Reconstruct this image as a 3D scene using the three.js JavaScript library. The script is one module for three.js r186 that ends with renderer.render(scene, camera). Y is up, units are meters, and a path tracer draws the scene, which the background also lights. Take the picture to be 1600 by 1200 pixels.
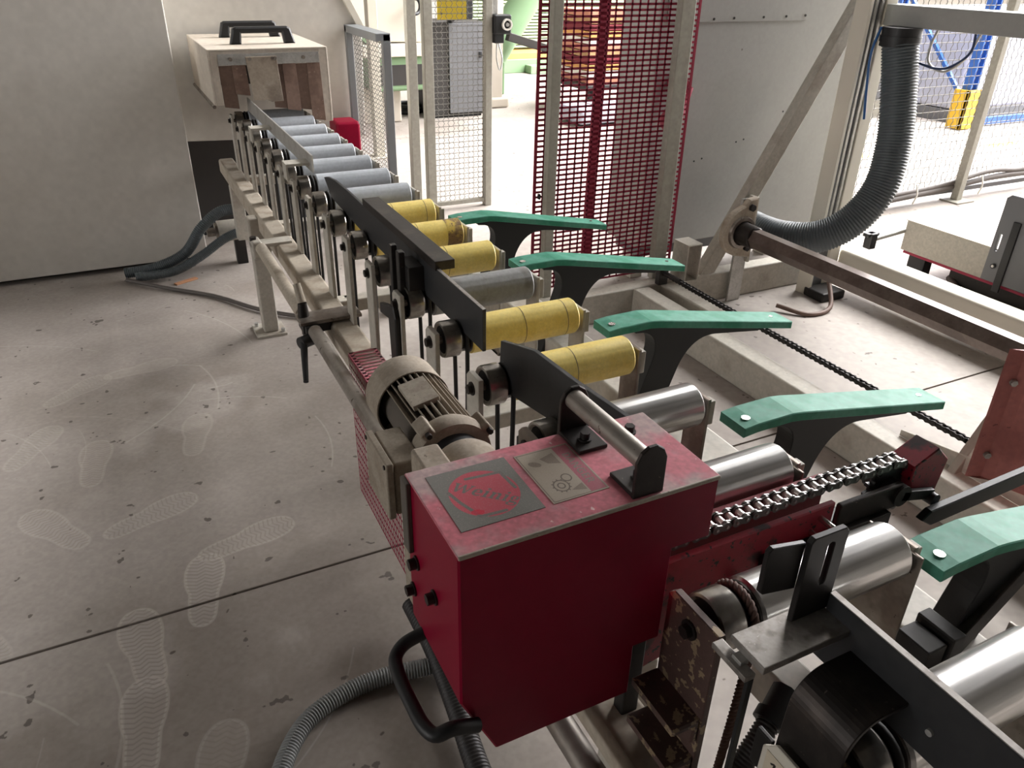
import * as THREE from 'three';
import { mergeGeometries, mergeVertices, toCreasedNormals } from 'three/addons/utils/BufferGeometryUtils.js';
import { RoundedBoxGeometry } from 'three/addons/geometries/RoundedBoxGeometry.js';
import { RectAreaLightUniformsLib } from 'three/addons/lights/RectAreaLightUniformsLib.js';

// ---------------------------------------------------------------- camera, light, exposure
const scene = new THREE.Scene();
scene.background = new THREE.Color(0.02, 0.02, 0.02);
const camera = new THREE.PerspectiveCamera(2 * Math.atan(600 / 1208.5) * 180 / Math.PI, 4 / 3, 0.05, 80);
{
  const yaw = 26.914 * Math.PI / 180, pitch = 29.011 * Math.PI / 180, roll = -1.239 * Math.PI / 180;
  const f = new THREE.Vector3(Math.sin(yaw) * Math.cos(pitch), -Math.sin(pitch), -Math.cos(yaw) * Math.cos(pitch));
  const r = new THREE.Vector3(Math.cos(yaw), 0, Math.sin(yaw)), d = new THREE.Vector3().crossVectors(f, r);
  const up = d.clone().multiplyScalar(Math.cos(roll)).addScaledVector(r, -Math.sin(roll)).negate();
  camera.position.set(0, 1.62, 0);
  camera.up.copy(up);
  camera.lookAt(camera.position.clone().add(f));
}
const renderer = new THREE.WebGLRenderer({ antialias: true });
renderer.toneMapping = THREE.LinearToneMapping;
renderer.toneMappingExposure = 1.1;
renderer.shadowMap.enabled = true;
RectAreaLightUniformsLib.init();
// daylight panels of the hall: [name, centre, size, facing, radiance]
const DAYLIGHT = [
  ['window_1', [14.9, 4.0, -6.6], [12, 5.0], [-1, 0, 0], 16.0, [1, 0.98, 1.0]],
  ['window_2', [10.6, 7.9, -6.2], [7.5, 11], [0, -1, 0], 17.0, [1, 0.985, 0.97]],
  ['window_3', [-9.9, 2.6, -1.0], [5, 3.2], [1, 0, 0], 5.5, [1, 0.98, 0.96]],
];

// ---------------------------------------------------------------- helpers
let seed = 7;
const rnd = () => { seed = (seed * 1664525 + 1013904223) >>> 0; return seed / 4294967296; };
const V = (x, y, z) => new THREE.Vector3(x, y, z);
const counts = {};
function numbered(n) { const k = counts[n] = (counts[n] ?? -1) + 1; return k ? `${n}_${String(k).padStart(3, '0')}` : n; }
function uvm(g) {                                   // uv in metres by the dominant normal
  if (g.index) g = g.toNonIndexed();
  if (!g.attributes.normal) g.computeVertexNormals();
  const p = g.attributes.position, uv = new Float32Array(p.count * 2);
  const a = V(), b = V(), c = V(), n = V();
  for (let i = 0; i < p.count; i += 3) {
    a.fromBufferAttribute(p, i); b.fromBufferAttribute(p, i + 1); c.fromBufferAttribute(p, i + 2);
    n.crossVectors(b.clone().sub(a), c.clone().sub(a));
    const ax = Math.abs(n.x), ay = Math.abs(n.y), az = Math.abs(n.z);
    [a, b, c].forEach((v, k) => {
      const [s, t] = ay >= ax && ay >= az ? [v.x, v.z] : ax >= az ? [v.z, v.y] : [v.x, v.y];
      uv[(i + k) * 2] = s; uv[(i + k) * 2 + 1] = t;
    });
  }
  const o = new THREE.BufferGeometry();
  o.setAttribute('position', p.clone()); o.setAttribute('normal', g.attributes.normal.clone());
  o.setAttribute('uv', new THREE.BufferAttribute(uv, 2));
  return o;
}
const keepUV = (g) => { if (g.index) g = g.toNonIndexed(); const o = new THREE.BufferGeometry(); for (const k of ['position', 'normal', 'uv']) o.setAttribute(k, g.attributes[k]); return o; };
function thing(name, label, category, base = [0, 0, 0], group) {
  const o = new THREE.Group(); o.name = numbered(name); o.position.set(...base); scene.add(o);
  o.userData = { label, category }; if (group) o.userData.group = group;
  return o;
}
function rootOf(o) { while (o.parent && o.parent !== scene) o = o.parent; return o; }
// add a part to a thing; geometry is authored in world coordinates
function part(o, name, geos, material, raw = false) {
  geos = (Array.isArray(geos) ? geos : [geos]).map(raw ? keepUV : uvm);
  const g = geos.length > 1 ? mergeGeometries(geos) : geos[0];
  const b = rootOf(o).position; g.translate(-b.x, -b.y, -b.z);
  const m = new THREE.Mesh(g, material); m.name = name; m.castShadow = m.receiveShadow = true; o.add(m);
  return m;
}
const each = (o, name, geos, material) => geos.map((g) => part(o, name, g, material));
function solo(name, label, category, geos, material, base, group, raw) {          // a thing that is one mesh
  geos = (Array.isArray(geos) ? geos : [geos]).map(raw ? keepUV : uvm);
  const g = geos.length > 1 ? mergeGeometries(geos) : geos[0];
  g.translate(-base[0], -base[1], -base[2]);
  const m = new THREE.Mesh(g, material); m.name = numbered(name); m.position.set(...base); m.castShadow = m.receiveShadow = true;
  m.userData = { label, category }; if (group) m.userData.group = group; scene.add(m); return m;
}
function struct(name, geos, material, parent = scene) {
  geos = (Array.isArray(geos) ? geos : [geos]).map(uvm);
  const m = new THREE.Mesh(geos.length > 1 ? mergeGeometries(geos) : geos[0], material);
  m.name = parent === scene ? numbered(name) : name; m.castShadow = m.receiveShadow = true;
  if (parent === scene) m.userData.kind = 'structure'; parent.add(m); return m;
}
function copy(o, dx, dy, dz, label) {
  const c = o.clone(); c.name = numbered(o.name); c.position.x += dx; c.position.y += dy; c.position.z += dz;
  c.userData = { ...o.userData, label }; scene.add(c); return c;
}
function box(x0, x1, y0, y1, z0, z1, r = 0.002) {
  const w = x1 - x0, h = y1 - y0, d = z1 - z0, m = Math.min(w, h, d);
  const g = r > 0 ? new RoundedBoxGeometry(w, h, d, 1, Math.min(r, m * 0.45)) : new THREE.BoxGeometry(w, h, d);
  return g.translate((x0 + x1) / 2, (y0 + y1) / 2, (z0 + z1) / 2);
}
function orient(g, a, b) {                          // a geometry built along +y, length 1 .. laid from a to b
  const d = b.clone().sub(a); const q = new THREE.Quaternion().setFromUnitVectors(V(0, 1, 0), d.clone().normalize());
  return g.applyQuaternion(q).translate((a.x + b.x) / 2, (a.y + b.y) / 2, (a.z + b.z) / 2);
}
function cyl(a, b, r, seg = 16, r2 = r) { a = V(...a); b = V(...b); return orient(new THREE.CylinderGeometry(r2, r, a.distanceTo(b), seg), a, b); }
function bar(a, b, w, d, r = 0.002) {               // square bar from a to b
  a = V(...a); b = V(...b); const L = a.distanceTo(b), dir = b.clone().sub(a).normalize();
  const g = new RoundedBoxGeometry(w, L, d, 1, Math.min(r, w * 0.4, d * 0.4));
  const side = Math.abs(dir.z) > 0.9 ? V(1, 0, 0) : V(0, 0, 1);
  const X = V().crossVectors(dir, side).normalize(), Z = V().crossVectors(X, dir);
  const m = new THREE.Matrix4().makeBasis(X, dir, Z); g.applyMatrix4(m);
  return g.translate((a.x + b.x) / 2, (a.y + b.y) / 2, (a.z + b.z) / 2);
}
function tube(pts, r, seg = 40, rad = 10, closed = false) {
  return new THREE.TubeGeometry(new THREE.CatmullRomCurve3(pts.map((p) => V(...p)), closed, 'centripetal'), seg, r, rad, closed);
}
function ribbed(pts, r, amp, pitch, rad = 18) {     // corrugated hose
  const c = new THREE.CatmullRomCurve3(pts.map((p) => V(...p)), false, 'centripetal'), L = c.getLength();
  const n = Math.round(L / pitch) * 4, g = new THREE.TubeGeometry(c, n, 1, rad, false), p = g.attributes.position;
  for (let i = 0; i <= n; i++) {
    const o = c.getPointAt(i / n), rr = r + amp * [1, 0.3, -1, 0.3][i % 4];
    for (let j = 0; j <= rad; j++) { const k = i * (rad + 1) + j, v = V().fromBufferAttribute(p, k).sub(o).multiplyScalar(rr).add(o); p.setXYZ(k, v.x, v.y, v.z); }
  }
  g.computeVertexNormals(); return g;
}
function latheX(prof, y, z, seg = 36) {             // profile [[x, r] ...] turned about the x axis
  const g = new THREE.LatheGeometry(prof.map(([x, r]) => new THREE.Vector2(Math.max(r, 1e-4), x)), seg);
  g.rotateZ(-Math.PI / 2).translate(0, y, z);
  return toCreasedNormals(g, 0.6);
}
function latheZ(prof, x, y, seg = 36) { const g = new THREE.LatheGeometry(prof.map(([z, r]) => new THREE.Vector2(Math.max(r, 1e-4), z)), seg); g.rotateX(Math.PI / 2).translate(x, y, 0); return toCreasedNormals(g, 0.6); }
function shp(pts, holes = []) {
  const s = new THREE.Shape(pts.map(([x, y]) => new THREE.Vector2(x, y)));
  for (const h of holes) s.holes.push(new THREE.Path(h.map(([x, y]) => new THREE.Vector2(x, y))));
  return s;
}
function prismZ(pts, z0, z1, bevel = 0.002, holes = []) {   // xy outline pushed along z
  const s = pts instanceof THREE.Shape ? pts : shp(pts, holes), b = Math.min(bevel, (z1 - z0) * 0.4);
  const g = new THREE.ExtrudeGeometry(s, { depth: z1 - z0 - 2 * b, bevelEnabled: b > 0, bevelSize: b, bevelOffset: -b, bevelThickness: b, bevelSegments: 1, curveSegments: 10 });
  return g.translate(0, 0, z0 + b);
}
function prismX(pts, x0, x1, bevel = 0.002, holes = []) {   // (z, y) outline pushed along x
  const q = (a) => a.map(([z, y]) => [-z, y]);
  const g = prismZ(q(pts), x0, x1, bevel, holes.map(q));
  return g.rotateY(Math.PI / 2);
}
function hexX(x0, x1, y, z, r) { return new THREE.CylinderGeometry(r, r, x1 - x0, 6).rotateZ(Math.PI / 2).translate((x0 + x1) / 2, y, z); }
function hexY(x, y0, y1, z, r) { return new THREE.CylinderGeometry(r, r, y1 - y0, 6).translate(x, (y0 + y1) / 2, z); }
function ring(z, y, r, n = 20) { return [...Array(n)].map((_, i) => [z + r * Math.cos(i / n * 6.2832), y + r * Math.sin(i / n * 6.2832)]); }
function roundRect(x0, y0, x1, y1, r, n = 5) {
  const o = [];
  for (const [cx, cy, a] of [[x1 - r, y0 + r, -1.5708], [x1 - r, y1 - r, 0], [x0 + r, y1 - r, 1.5708], [x0 + r, y0 + r, 3.1416]])
    for (let i = 0; i <= n; i++) o.push([cx + r * Math.cos(a + i / n * 1.5708), cy + r * Math.sin(a + i / n * 1.5708)]);
  return o;
}

// ---------------------------------------------------------------- textures
function hash(x, y, s) { let h = (x * 374761393 + y * 668265263 + s * 974634777) | 0; h = Math.imul(h ^ (h >>> 13), 1274126177); return ((h ^ (h >>> 16)) >>> 0) / 4294967296; }
function vnoise(x, y, p, s) {
  const xi = Math.floor(x), yi = Math.floor(y), fx = x - xi, fy = y - yi, u = fx * fx * (3 - 2 * fx), w = fy * fy * (3 - 2 * fy);
  const m = (a) => ((a % p) + p) % p, x0 = m(xi), x1 = m(xi + 1), y0 = m(yi), y1 = m(yi + 1);
  return (hash(x0, y0, s) * (1 - u) + hash(x1, y0, s) * u) * (1 - w) + (hash(x0, y1, s) * (1 - u) + hash(x1, y1, s) * u) * w;
}
function fbm(u, v, f, oct, s) { let a = 0.5, t = 0, n = 0; for (let i = 0; i < oct; i++) { t += a * vnoise(u * f, v * f, f, s + i); n += a; a *= 0.55; f *= 2; } return t / n; }
function texture(n, fn, { srgb = true, repeat = 1, ry } = {}) {
  const d = new Uint8Array(n * n * 4);
  for (let j = 0; j < n; j++) for (let i = 0; i < n; i++) {
    const c = fn((i + 0.5) / n, (j + 0.5) / n), k = (j * n + i) * 4;
    for (let q = 0; q < 3; q++) d[k + q] = Math.max(0, Math.min(255, c[q] * 255)); d[k + 3] = 255;
  }
  const t = new THREE.DataTexture(d, n, n); t.wrapS = t.wrapT = THREE.RepeatWrapping; t.magFilter = THREE.LinearFilter; t.minFilter = THREE.LinearMipmapLinearFilter; t.generateMipmaps = true;
  if (srgb) t.colorSpace = THREE.SRGBColorSpace; t.repeat.set(repeat, ry ?? repeat); t.needsUpdate = true; return t;
}
const hex = (h) => [(h >> 16 & 255) / 255, (h >> 8 & 255) / 255, (h & 255) / 255];
const mix = (a, b, t) => a.map((v, i) => v + (b[i] - v) * t);
const ss = (a, b, x) => { const t = Math.max(0, Math.min(1, (x - a) / (b - a))); return t * t * (3 - 2 * t); };
// a painted or dusty surface: base colour with blotches of a second one, fine grain and a few chips of a third
function worn(n, base, dirt, chip, { f = 4, lo = 0.45, hi = 0.75, amt = 0.6, grain = 0.06, chipAt = 0.8, s = 1, repeat = 1 } = {}) {
  const B = hex(base), D = hex(dirt), C = hex(chip);
  return texture(n, (u, v) => {
    let c = mix(B, D, amt * ss(lo, hi, fbm(u, v, f, 5, s)));
    if (fbm(u, v, f * 6, 4, s + 20) > chipAt) c = C;
    const g = 1 + grain * (fbm(u, v, n / 8, 2, s + 40) - 0.5) * 2; return c.map((x) => x * g);
  }, { repeat });
}
const std = (o) => new THREE.MeshStandardMaterial(o);
const grainTex = texture(256, (u, v) => { const g = 0.55 + 0.45 * fbm(u, v, 8, 5, 3); return [g, g, g]; }, { srgb: false, repeat: 3 });

// concrete floor, 4 m to a tile, drawn on a canvas so that the shoe prints can be stroked on
function concrete(n, s, marks) {
  const cv = document.createElement('canvas'); cv.width = cv.height = n; const x = cv.getContext('2d');
  const im = x.createImageData(n, n), A = hex(0xa39b94), B = hex(0x8d847c), Cc = hex(0xb4ada6);
  for (let j = 0; j < n; j++) for (let i = 0; i < n; i++) {
    const u = i / n, v = j / n, a = fbm(u, v, 3, 5, s), b = fbm(u, v, 9, 4, s + 9), g = fbm(u, v, n / 6, 2, s + 30) - 0.5;
    let c = mix(A, B, ss(0.42, 0.66, a)); c = mix(c, Cc, 0.5 * ss(0.55, 0.75, b));
    if (fbm(u, v, 90, 3, s + 50) > 0.83) c = mix(c, [0.3, 0.27, 0.25], 0.7);
    const k = (j * n + i) * 4; for (let q = 0; q < 3; q++) im.data[k + q] = Math.max(0, Math.min(255, c[q] * (1 + 0.1 * g) * 255)); im.data[k + 3] = 255;
  }
  x.putImageData(im, 0, 0); if (marks) marks(x, n);
  const t = new THREE.CanvasTexture(cv); t.colorSpace = THREE.SRGBColorSpace; t.wrapS = t.wrapT = THREE.MirroredRepeatWrapping; return t;
}
const floorTile = concrete(1024, 11); floorTile.repeat.set(0.25, 0.25);
const floorNear = concrete(2048, 31, (x, n) => {
  const P = (wx, wz) => [(wx + 3.4) / 4 * n, (wz + 4.82) / 4 * n], S = n / 4;
  const print = (wx, wz, ang, al, tread = true, L = 0.3) => {
    const [px, py] = P(wx, wz); x.save(); x.translate(px, py); x.rotate(ang); x.globalAlpha = al; x.lineCap = 'round';
    x.strokeStyle = '#c4bcb4'; x.lineWidth = S * 0.009; x.globalAlpha = al * 0.6;
    const l = L * S;
    x.beginPath(); x.moveTo(0, -l * 0.5); x.bezierCurveTo(l * 0.22, -l * 0.5, l * 0.2, -l * 0.15, l * 0.13, l * 0.05); x.bezierCurveTo(l * 0.1, l * 0.2, l * 0.16, l * 0.5, 0, l * 0.5);
    x.bezierCurveTo(-l * 0.16, l * 0.5, -l * 0.12, l * 0.2, -l * 0.13, l * 0.05); x.bezierCurveTo(-l * 0.22, -l * 0.15, -l * 0.2, -l * 0.5, 0, -l * 0.5); x.stroke();
    x.globalAlpha = al * 0.5; x.fillStyle = '#bfb7af'; x.fill();
    if (tread) { x.clip(); x.globalAlpha = al * 0.7; x.strokeStyle = '#857c74'; x.lineWidth = S * 0.004; for (let k = -14; k < 15; k++) { const y = k * l * 0.05; x.beginPath(); x.moveTo(-l * 0.2, y); x.lineTo(-l * 0.07, y + l * 0.04); x.lineTo(0, y); x.lineTo(l * 0.07, y + l * 0.04); x.lineTo(l * 0.2, y); x.stroke(); } }
    x.restore();
  };
  print(-0.03, -1.88, 0.15, 0.8); print(-0.2, -1.72, -0.1, 0.75); print(-0.22, -1.46, 0.1, 0.8); print(-0.14, -2.3, 1.2, 0.55); print(0.12, -2.05, 1.35, 0.6);
  print(-0.42, -2.35, -0.6, 0.5); print(-0.3, -2.7, 0.1, 0.45); print(0.05, -2.75, 0.2, 0.35); print(-0.5, -2.9, 0.5, 0.4); print(-0.75, -2.2, -0.7, 0.45); print(-0.08, -1.25, 0.3, 0.5);
  print(-0.35, -3.3, 0.9, 0.35); print(-0.1, -3.4, 1.4, 0.35, false); print(-0.6, -1.95, -0.5, 0.4);
  x.globalAlpha = 0.22; x.strokeStyle = '#d8d0c8';
  for (let k = 0; k < 60; k++) { const a = rnd() * 4 - 3.4, b = rnd() * 4 - 4.82, [px, py] = P(a, b), t = rnd() * 3, l = S * (0.05 + 0.25 * rnd()); x.lineWidth = S * (0.002 + 0.006 * rnd()); x.beginPath(); x.moveTo(px, py); x.quadraticCurveTo(px + Math.cos(t) * l, py + Math.sin(t) * l, px + Math.cos(t + 0.3) * 2 * l, py + Math.sin(t + 0.3) * 2 * l); x.stroke(); }
  x.globalAlpha = 0.75; x.fillStyle = '#4b423b';
  for (let k = 0; k < 60; k++) { const [px, py] = P(rnd() * 4 - 3.4, rnd() * 4 - 4.82); x.beginPath(); x.ellipse(px, py, S * (0.002 + 0.006 * rnd()), S * (0.002 + 0.003 * rnd()), rnd() * 3, 0, 7); x.fill(); }
  x.globalAlpha = 1;
});
floorNear.repeat.set(0.25, 0.25); floorNear.offset.set(3.4 / 4, -(-4.82) / 4);
floorNear.flipY = false;

const M = {
  floorNear: std({ map: floorNear, roughness: 0.78 }), floorTile: std({ map: floorTile, roughness: 0.7 }),
  joint: std({ color: 0x2c2622, roughness: 0.95 }),
  wall: std({ color: 0xb9b6ae, roughness: 0.9 }), wallDark: std({ color: 0x45433f, roughness: 0.9 }), ceiling: std({ color: 0x9a9a98, roughness: 0.95 }),
  cabinet: std({ map: worn(512, 0xccc8c0, 0xbdb7ad, 0xa8a198, { f: 3, amt: 0.5, grain: 0.03, chipAt: 0.9, s: 5, repeat: 0.5 }), roughness: 0.55 }),
  beige: std({ map: worn(512, 0xb3aea3, 0x968b7e, 0x75695c, { f: 4, amt: 0.65, chipAt: 0.88, s: 8, repeat: 1.5 }), roughness: 0.6 }),
  dustBeige: std({ map: worn(512, 0xaea495, 0x8f8170, 0x63564a, { f: 5, amt: 0.7, chipAt: 0.86, s: 15, repeat: 2 }), roughness: 0.85 }),
  panel: std({ map: worn(512, 0x9b9b97, 0x91918c, 0x6d6a63, { f: 3, amt: 0.4, grain: 0.02, chipAt: 0.87, s: 18, repeat: 1 }), roughness: 0.5 }),
  hood: std({ map: worn(512, 0xc9bfb1, 0xb5a999, 0x9a8d7e, { f: 3, amt: 0.6, chipAt: 0.9, s: 19, repeat: 1 }), roughness: 0.6 }),
  cream: std({ color: 0xd6d0c2, roughness: 0.6 }),
  peel: std({ map: worn(512, 0x55403a, 0x46352f, 0x8f7c62, { f: 3, amt: 0.8, chipAt: 0.64, s: 22, repeat: 5 }), roughness: 0.55, metalness: 0.15 }),
  steel: std({ map: texture(512, (u, v) => { const g = 0.80 + 0.08 * (fbm(u, v, 6, 4, 51) - 0.5) + 0.1 * (vnoise(u * 3, v * 180, 180, 52) - 0.5); return [g, g * 0.995, g * 0.985]; }, { repeat: 2 }), metalness: 1, roughness: 0.28 }),
  pulley: std({ map: worn(256, 0xa8a49e, 0x857e76, 0x4a3f36, { f: 4, amt: 0.6, chipAt: 0.86, s: 27, repeat: 6 }), metalness: 1, roughness: 0.28 }),
  wornSteel: std({ map: worn(256, 0x8f8880, 0x6b5f56, 0x4a3f38, { f: 4, amt: 0.8, s: 29, repeat: 4 }), metalness: 0.75, roughness: 0.42 }),
  tubeSteel: std({ map: worn(256, 0x9a938b, 0x776c63, 0x5a4d45, { f: 3, amt: 0.8, s: 33, repeat: 3 }), metalness: 0.55, roughness: 0.42 }),
  dark: std({ map: worn(256, 0x2a2827, 0x3c3734, 0x544b45, { f: 4, amt: 0.6, chipAt: 0.86, s: 35, repeat: 4 }), metalness: 0.4, roughness: 0.5 }),
  darkSteel: std({ map: worn(256, 0x35312f, 0x524a45, 0x6c625b, { f: 4, amt: 0.7, chipAt: 0.84, s: 37, repeat: 5 }), metalness: 0.7, roughness: 0.45 }),
  black: std({ color: 0x17181a, roughness: 0.5 }), blackPlate: std({ color: 0x101314, roughness: 0.55 }), rubber: std({ color: 0x1c1b1b, roughness: 0.75 }),
  guard: std({ map: worn(256, 0x2c2d2f, 0x3b3a3a, 0x4d4a48, { f: 4, amt: 0.5, chipAt: 0.9, s: 39, repeat: 3 }), roughness: 0.5, metalness: 0.2 }),
  red: new THREE.MeshPhysicalMaterial({ specularIntensity: 0.35, map: worn(256, 0x86042a, 0x720322, 0x3a0d12, { f: 3, amt: 0.5, grain: 0.02, chipAt: 0.93, s: 41, repeat: 2 }), roughness: 0.42 }),
  redDust: std({ map: worn(512, 0xcc7480, 0xb3aaa4, 0xe6c4c4, { f: 5, lo: 0.45, hi: 0.8, amt: 0.8, grain: 0.1, chipAt: 0.83, s: 43, repeat: 3 }), roughness: 0.75 }),
  redGreasy: std({ map: worn(256, 0x8e1228, 0x2a0d10, 0x130b0b, { f: 4, lo: 0.5, hi: 0.7, amt: 0.9, chipAt: 0.72, s: 45, repeat: 5 }), roughness: 0.5 }),
  redNet: std({ color: 0x8e1738, roughness: 0.6 }), redDark: std({ color: 0x7a1f2a, roughness: 0.7 }),
  redGuard: std({ map: worn(256, 0xa8655f, 0x8d4f4b, 0x6a3634, { f: 3, amt: 0.6, s: 46, repeat: 3 }), roughness: 0.6 }),
  yellow: std({ map: worn(512, 0xf2da7c, 0xe8ca62, 0xb09a58, { f: 5, amt: 0.6, grain: 0.04, chipAt: 0.87, s: 47, repeat: 4 }), roughness: 0.42 }),
  greyRoll: std({ map: worn(256, 0xa9aeb4, 0x9a9fa4, 0xbcbfc0, { f: 5, amt: 0.6, grain: 0.05, chipAt: 0.88, s: 49, repeat: 4 }), roughness: 0.45 }),
  greyRollDirty: std({ map: worn(256, 0x8c8d8c, 0x6f6b66, 0xa3a3a0, { f: 5, amt: 0.7, grain: 0.06, chipAt: 0.86, s: 53, repeat: 5 }), roughness: 0.5 }),
  scuffYellow: std({ map: worn(512, 0xcfb24a, 0x7a5f40, 0x5d4632, { f: 6, lo: 0.35, hi: 0.6, amt: 0.9, chipAt: 0.7, s: 55, repeat: 5 }), roughness: 0.6 }),
  green: std({ map: worn(256, 0x268468, 0x5a9a86, 0x2a7a62, { f: 4, lo: 0.35, hi: 0.65, amt: 0.7, chipAt: 0.85, s: 57, repeat: 4 }), roughness: 0.65 }),
  motor: std({ map: worn(512, 0x9d9283, 0x877a6b, 0x6d6156, { f: 5, amt: 0.7, grain: 0.08, chipAt: 0.85, s: 59, repeat: 4 }), roughness: 0.85 }),
  motorDark: std({ color: 0x5d564e, roughness: 0.8 }),
  label: std({ map: worn(256, 0xada394, 0x978b7c, 0x6a6056, { f: 6, amt: 0.7, chipAt: 0.78, s: 61, repeat: 8 }), roughness: 0.6 }),
  curtainDark: std({ map: worn(256, 0x7a6458, 0x604c42, 0x8f7b6d, { f: 4, amt: 0.7, s: 64, repeat: 3 }), roughness: 0.9 }),
  curtain: std({ map: worn(256, 0x8f776a, 0x735c50, 0xa28d7e, { f: 4, amt: 0.7, s: 63, repeat: 3 }), roughness: 0.9 }),
  flap: std({ map: worn(256, 0xa79a8a, 0x7d7063, 0xb0a698, { f: 3, amt: 0.8, s: 65, repeat: 4 }), roughness: 0.55, metalness: 0.2 }),
  zinc: std({ map: worn(256, 0xb9b8b4, 0x9f9c97, 0x86827c, { f: 5, amt: 0.6, s: 67, repeat: 5 }), metalness: 0.6, roughness: 0.45 }),
  wire: std({ color: 0x7d7a74, metalness: 0.2, roughness: 0.5 }), gateGrey: std({ color: 0x7d8184, roughness: 0.5 }),
  post: std({ map: worn(256, 0x9f9c91, 0x8b867a, 0x7d766a, { f: 3, amt: 0.5, chipAt: 0.9, s: 69, repeat: 2 }), roughness: 0.55 }),
  hoseGrey: std({ color: 0x4f575b, roughness: 0.42 }), hoseDark: std({ color: 0x33302f, roughness: 0.5 }), cable: std({ color: 0x59524e, roughness: 0.6 }), hoseLight: std({ color: 0x7d7f7e, roughness: 0.55 }),
  machineGreen: std({ color: 0x7f9e78, roughness: 0.5 }), paleGreen: std({ color: 0x9fb48f, roughness: 0.6 }), orange: std({ color: 0xd49a58, roughness: 0.6 }), slate: std({ color: 0x6a6b6e, roughness: 0.5 }), slateDark: std({ color: 0x34312f, roughness: 0.6 }),
  rackBlue: std({ color: 0x2f5fb0, roughness: 0.5 }), rackYellow: std({ color: 0xd9ae2c, roughness: 0.5 }), film: std({ color: 0xb9bccb, roughness: 0.35 }), cardboard: std({ color: 0xb08a62, roughness: 0.9 }), brick: std({ color: 0xc98a72, roughness: 0.9 }),
  concretePost: std({ color: 0xc5bdb0, roughness: 0.9 }), signYellow: std({ color: 0xe4c83a, roughness: 0.5 }), white: std({ color: 0xe6e2da, roughness: 0.5 }), chip: std({ color: 0xb98663, roughness: 0.9 }),
  chain: std({ color: 0xffffff, vertexColors: true, metalness: 0.8, roughness: 0.4 }),
  chainBlack: std({ color: 0x4a4644, vertexColors: true, metalness: 0.5, roughness: 0.5 }),
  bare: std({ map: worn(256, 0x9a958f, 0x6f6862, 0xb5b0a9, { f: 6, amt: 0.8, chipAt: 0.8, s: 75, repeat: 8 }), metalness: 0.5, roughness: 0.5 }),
  chrome: std({ color: 0xd8d6d2, metalness: 1, roughness: 0.25 }),
};

// ---------------------------------------------------------------- the hall
{
  const floor = new THREE.Group(); floor.name = 'floor'; floor.userData.kind = 'structure'; scene.add(floor);
  const slab = (x0, x1, z0, z1, m) => struct('slab', box(x0 + 0.004, x1 - 0.004, -0.2, 0, z0 + 0.004, z1 - 0.004, 0.003), m, floor);
  for (const [z0, z1] of [[-1.82, 7], [-7.6, -1.82]]) { slab(-10, 0.8, z0, z1, M.floorNear); slab(0.8, 15.2, z0, z1, M.floorTile); }
  for (const [z0, z1] of [[-13.4, -7.6], [-21, -13.4]]) { slab(-10, 0.8, z0, z1, M.floorTile); slab(0.8, 15.2, z0, z1, M.floorTile); }
  struct('joint_filler', box(-10, 15.2, -0.25, -0.012, -21, 7, 0), M.joint, floor);
  struct('ceiling', box(-10, 15.2, 8, 8.25, -21, 7, 0), M.ceiling);
  struct('added_shade_slab', [box(-10, 4.0, 2.95, 3.15, -2.3, 7, 0), box(3.8, 4.0, 2.75, 2.95, -2.3, 7, 0)], M.wallDark);  // unseen slab, added overhead to keep the camera side in shade
  struct('wall_back', box(-10, 15.2, 0, 8, -21.3, -21, 0), M.wall);
  struct('wall_front', box(-10, 15.2, 0, 8, 7, 7.3, 0), M.wallDark);
  struct('wall_left', box(-10.3, -10, 0, 8, -21, 7, 0), M.wallDark);
  struct('wall_right', box(15.2, 15.5, 0, 8, -21, 7, 0), M.wall);
  for (const [name, c, s, n, L, col] of DAYLIGHT) {
    const horizontal = n[1] < 0, k = new THREE.Color(...col);
    const g = new THREE.Group(); g.name = name; g.userData.kind = 'structure'; g.position.set(...c); scene.add(g);
    const em = std({ color: 0xffffff, emissive: k, emissiveIntensity: 1.5, roughness: 0.6 });
    const pane = new THREE.Mesh(horizontal ? new THREE.BoxGeometry(s[0], 0.06, s[1]) : new THREE.BoxGeometry(0.06, s[1], s[0]), em); pane.name = 'pane'; g.add(pane);
    const t = 0.12, fr = horizontal
      ? [new THREE.BoxGeometry(s[0] + 2 * t, 0.18, t).translate(0, 0, s[1] / 2 + t / 2), new THREE.BoxGeometry(s[0] + 2 * t, 0.18, t).translate(0, 0, -s[1] / 2 - t / 2), new THREE.BoxGeometry(t, 0.18, s[1]).translate(s[0] / 2 + t / 2, 0, 0), new THREE.BoxGeometry(t, 0.18, s[1]).translate(-s[0] / 2 - t / 2, 0, 0)]
      : [new THREE.BoxGeometry(0.18, t, s[0] + 2 * t).translate(0, s[1] / 2 + t / 2, 0), new THREE.BoxGeometry(0.18, t, s[0] + 2 * t).translate(0, -s[1] / 2 - t / 2, 0), new THREE.BoxGeometry(0.18, s[1], t).translate(0, 0, s[0] / 2 + t / 2), new THREE.BoxGeometry(0.18, s[1], t).translate(0, 0, -s[0] / 2 - t / 2)];
    const f = new THREE.Mesh(mergeGeometries(fr), M.slate); f.name = 'window_frame'; g.add(f);
    const li = new THREE.RectAreaLight(k, L, s[0], s[1]); li.position.set(c[0] + n[0] * 0.06, c[1] + n[1] * 0.06, c[2] + n[2] * 0.06); li.lookAt(c[0] + n[0] * 3, c[1] + n[1] * 3, c[2] + n[2] * 3); scene.add(li);
  }
}

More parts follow.
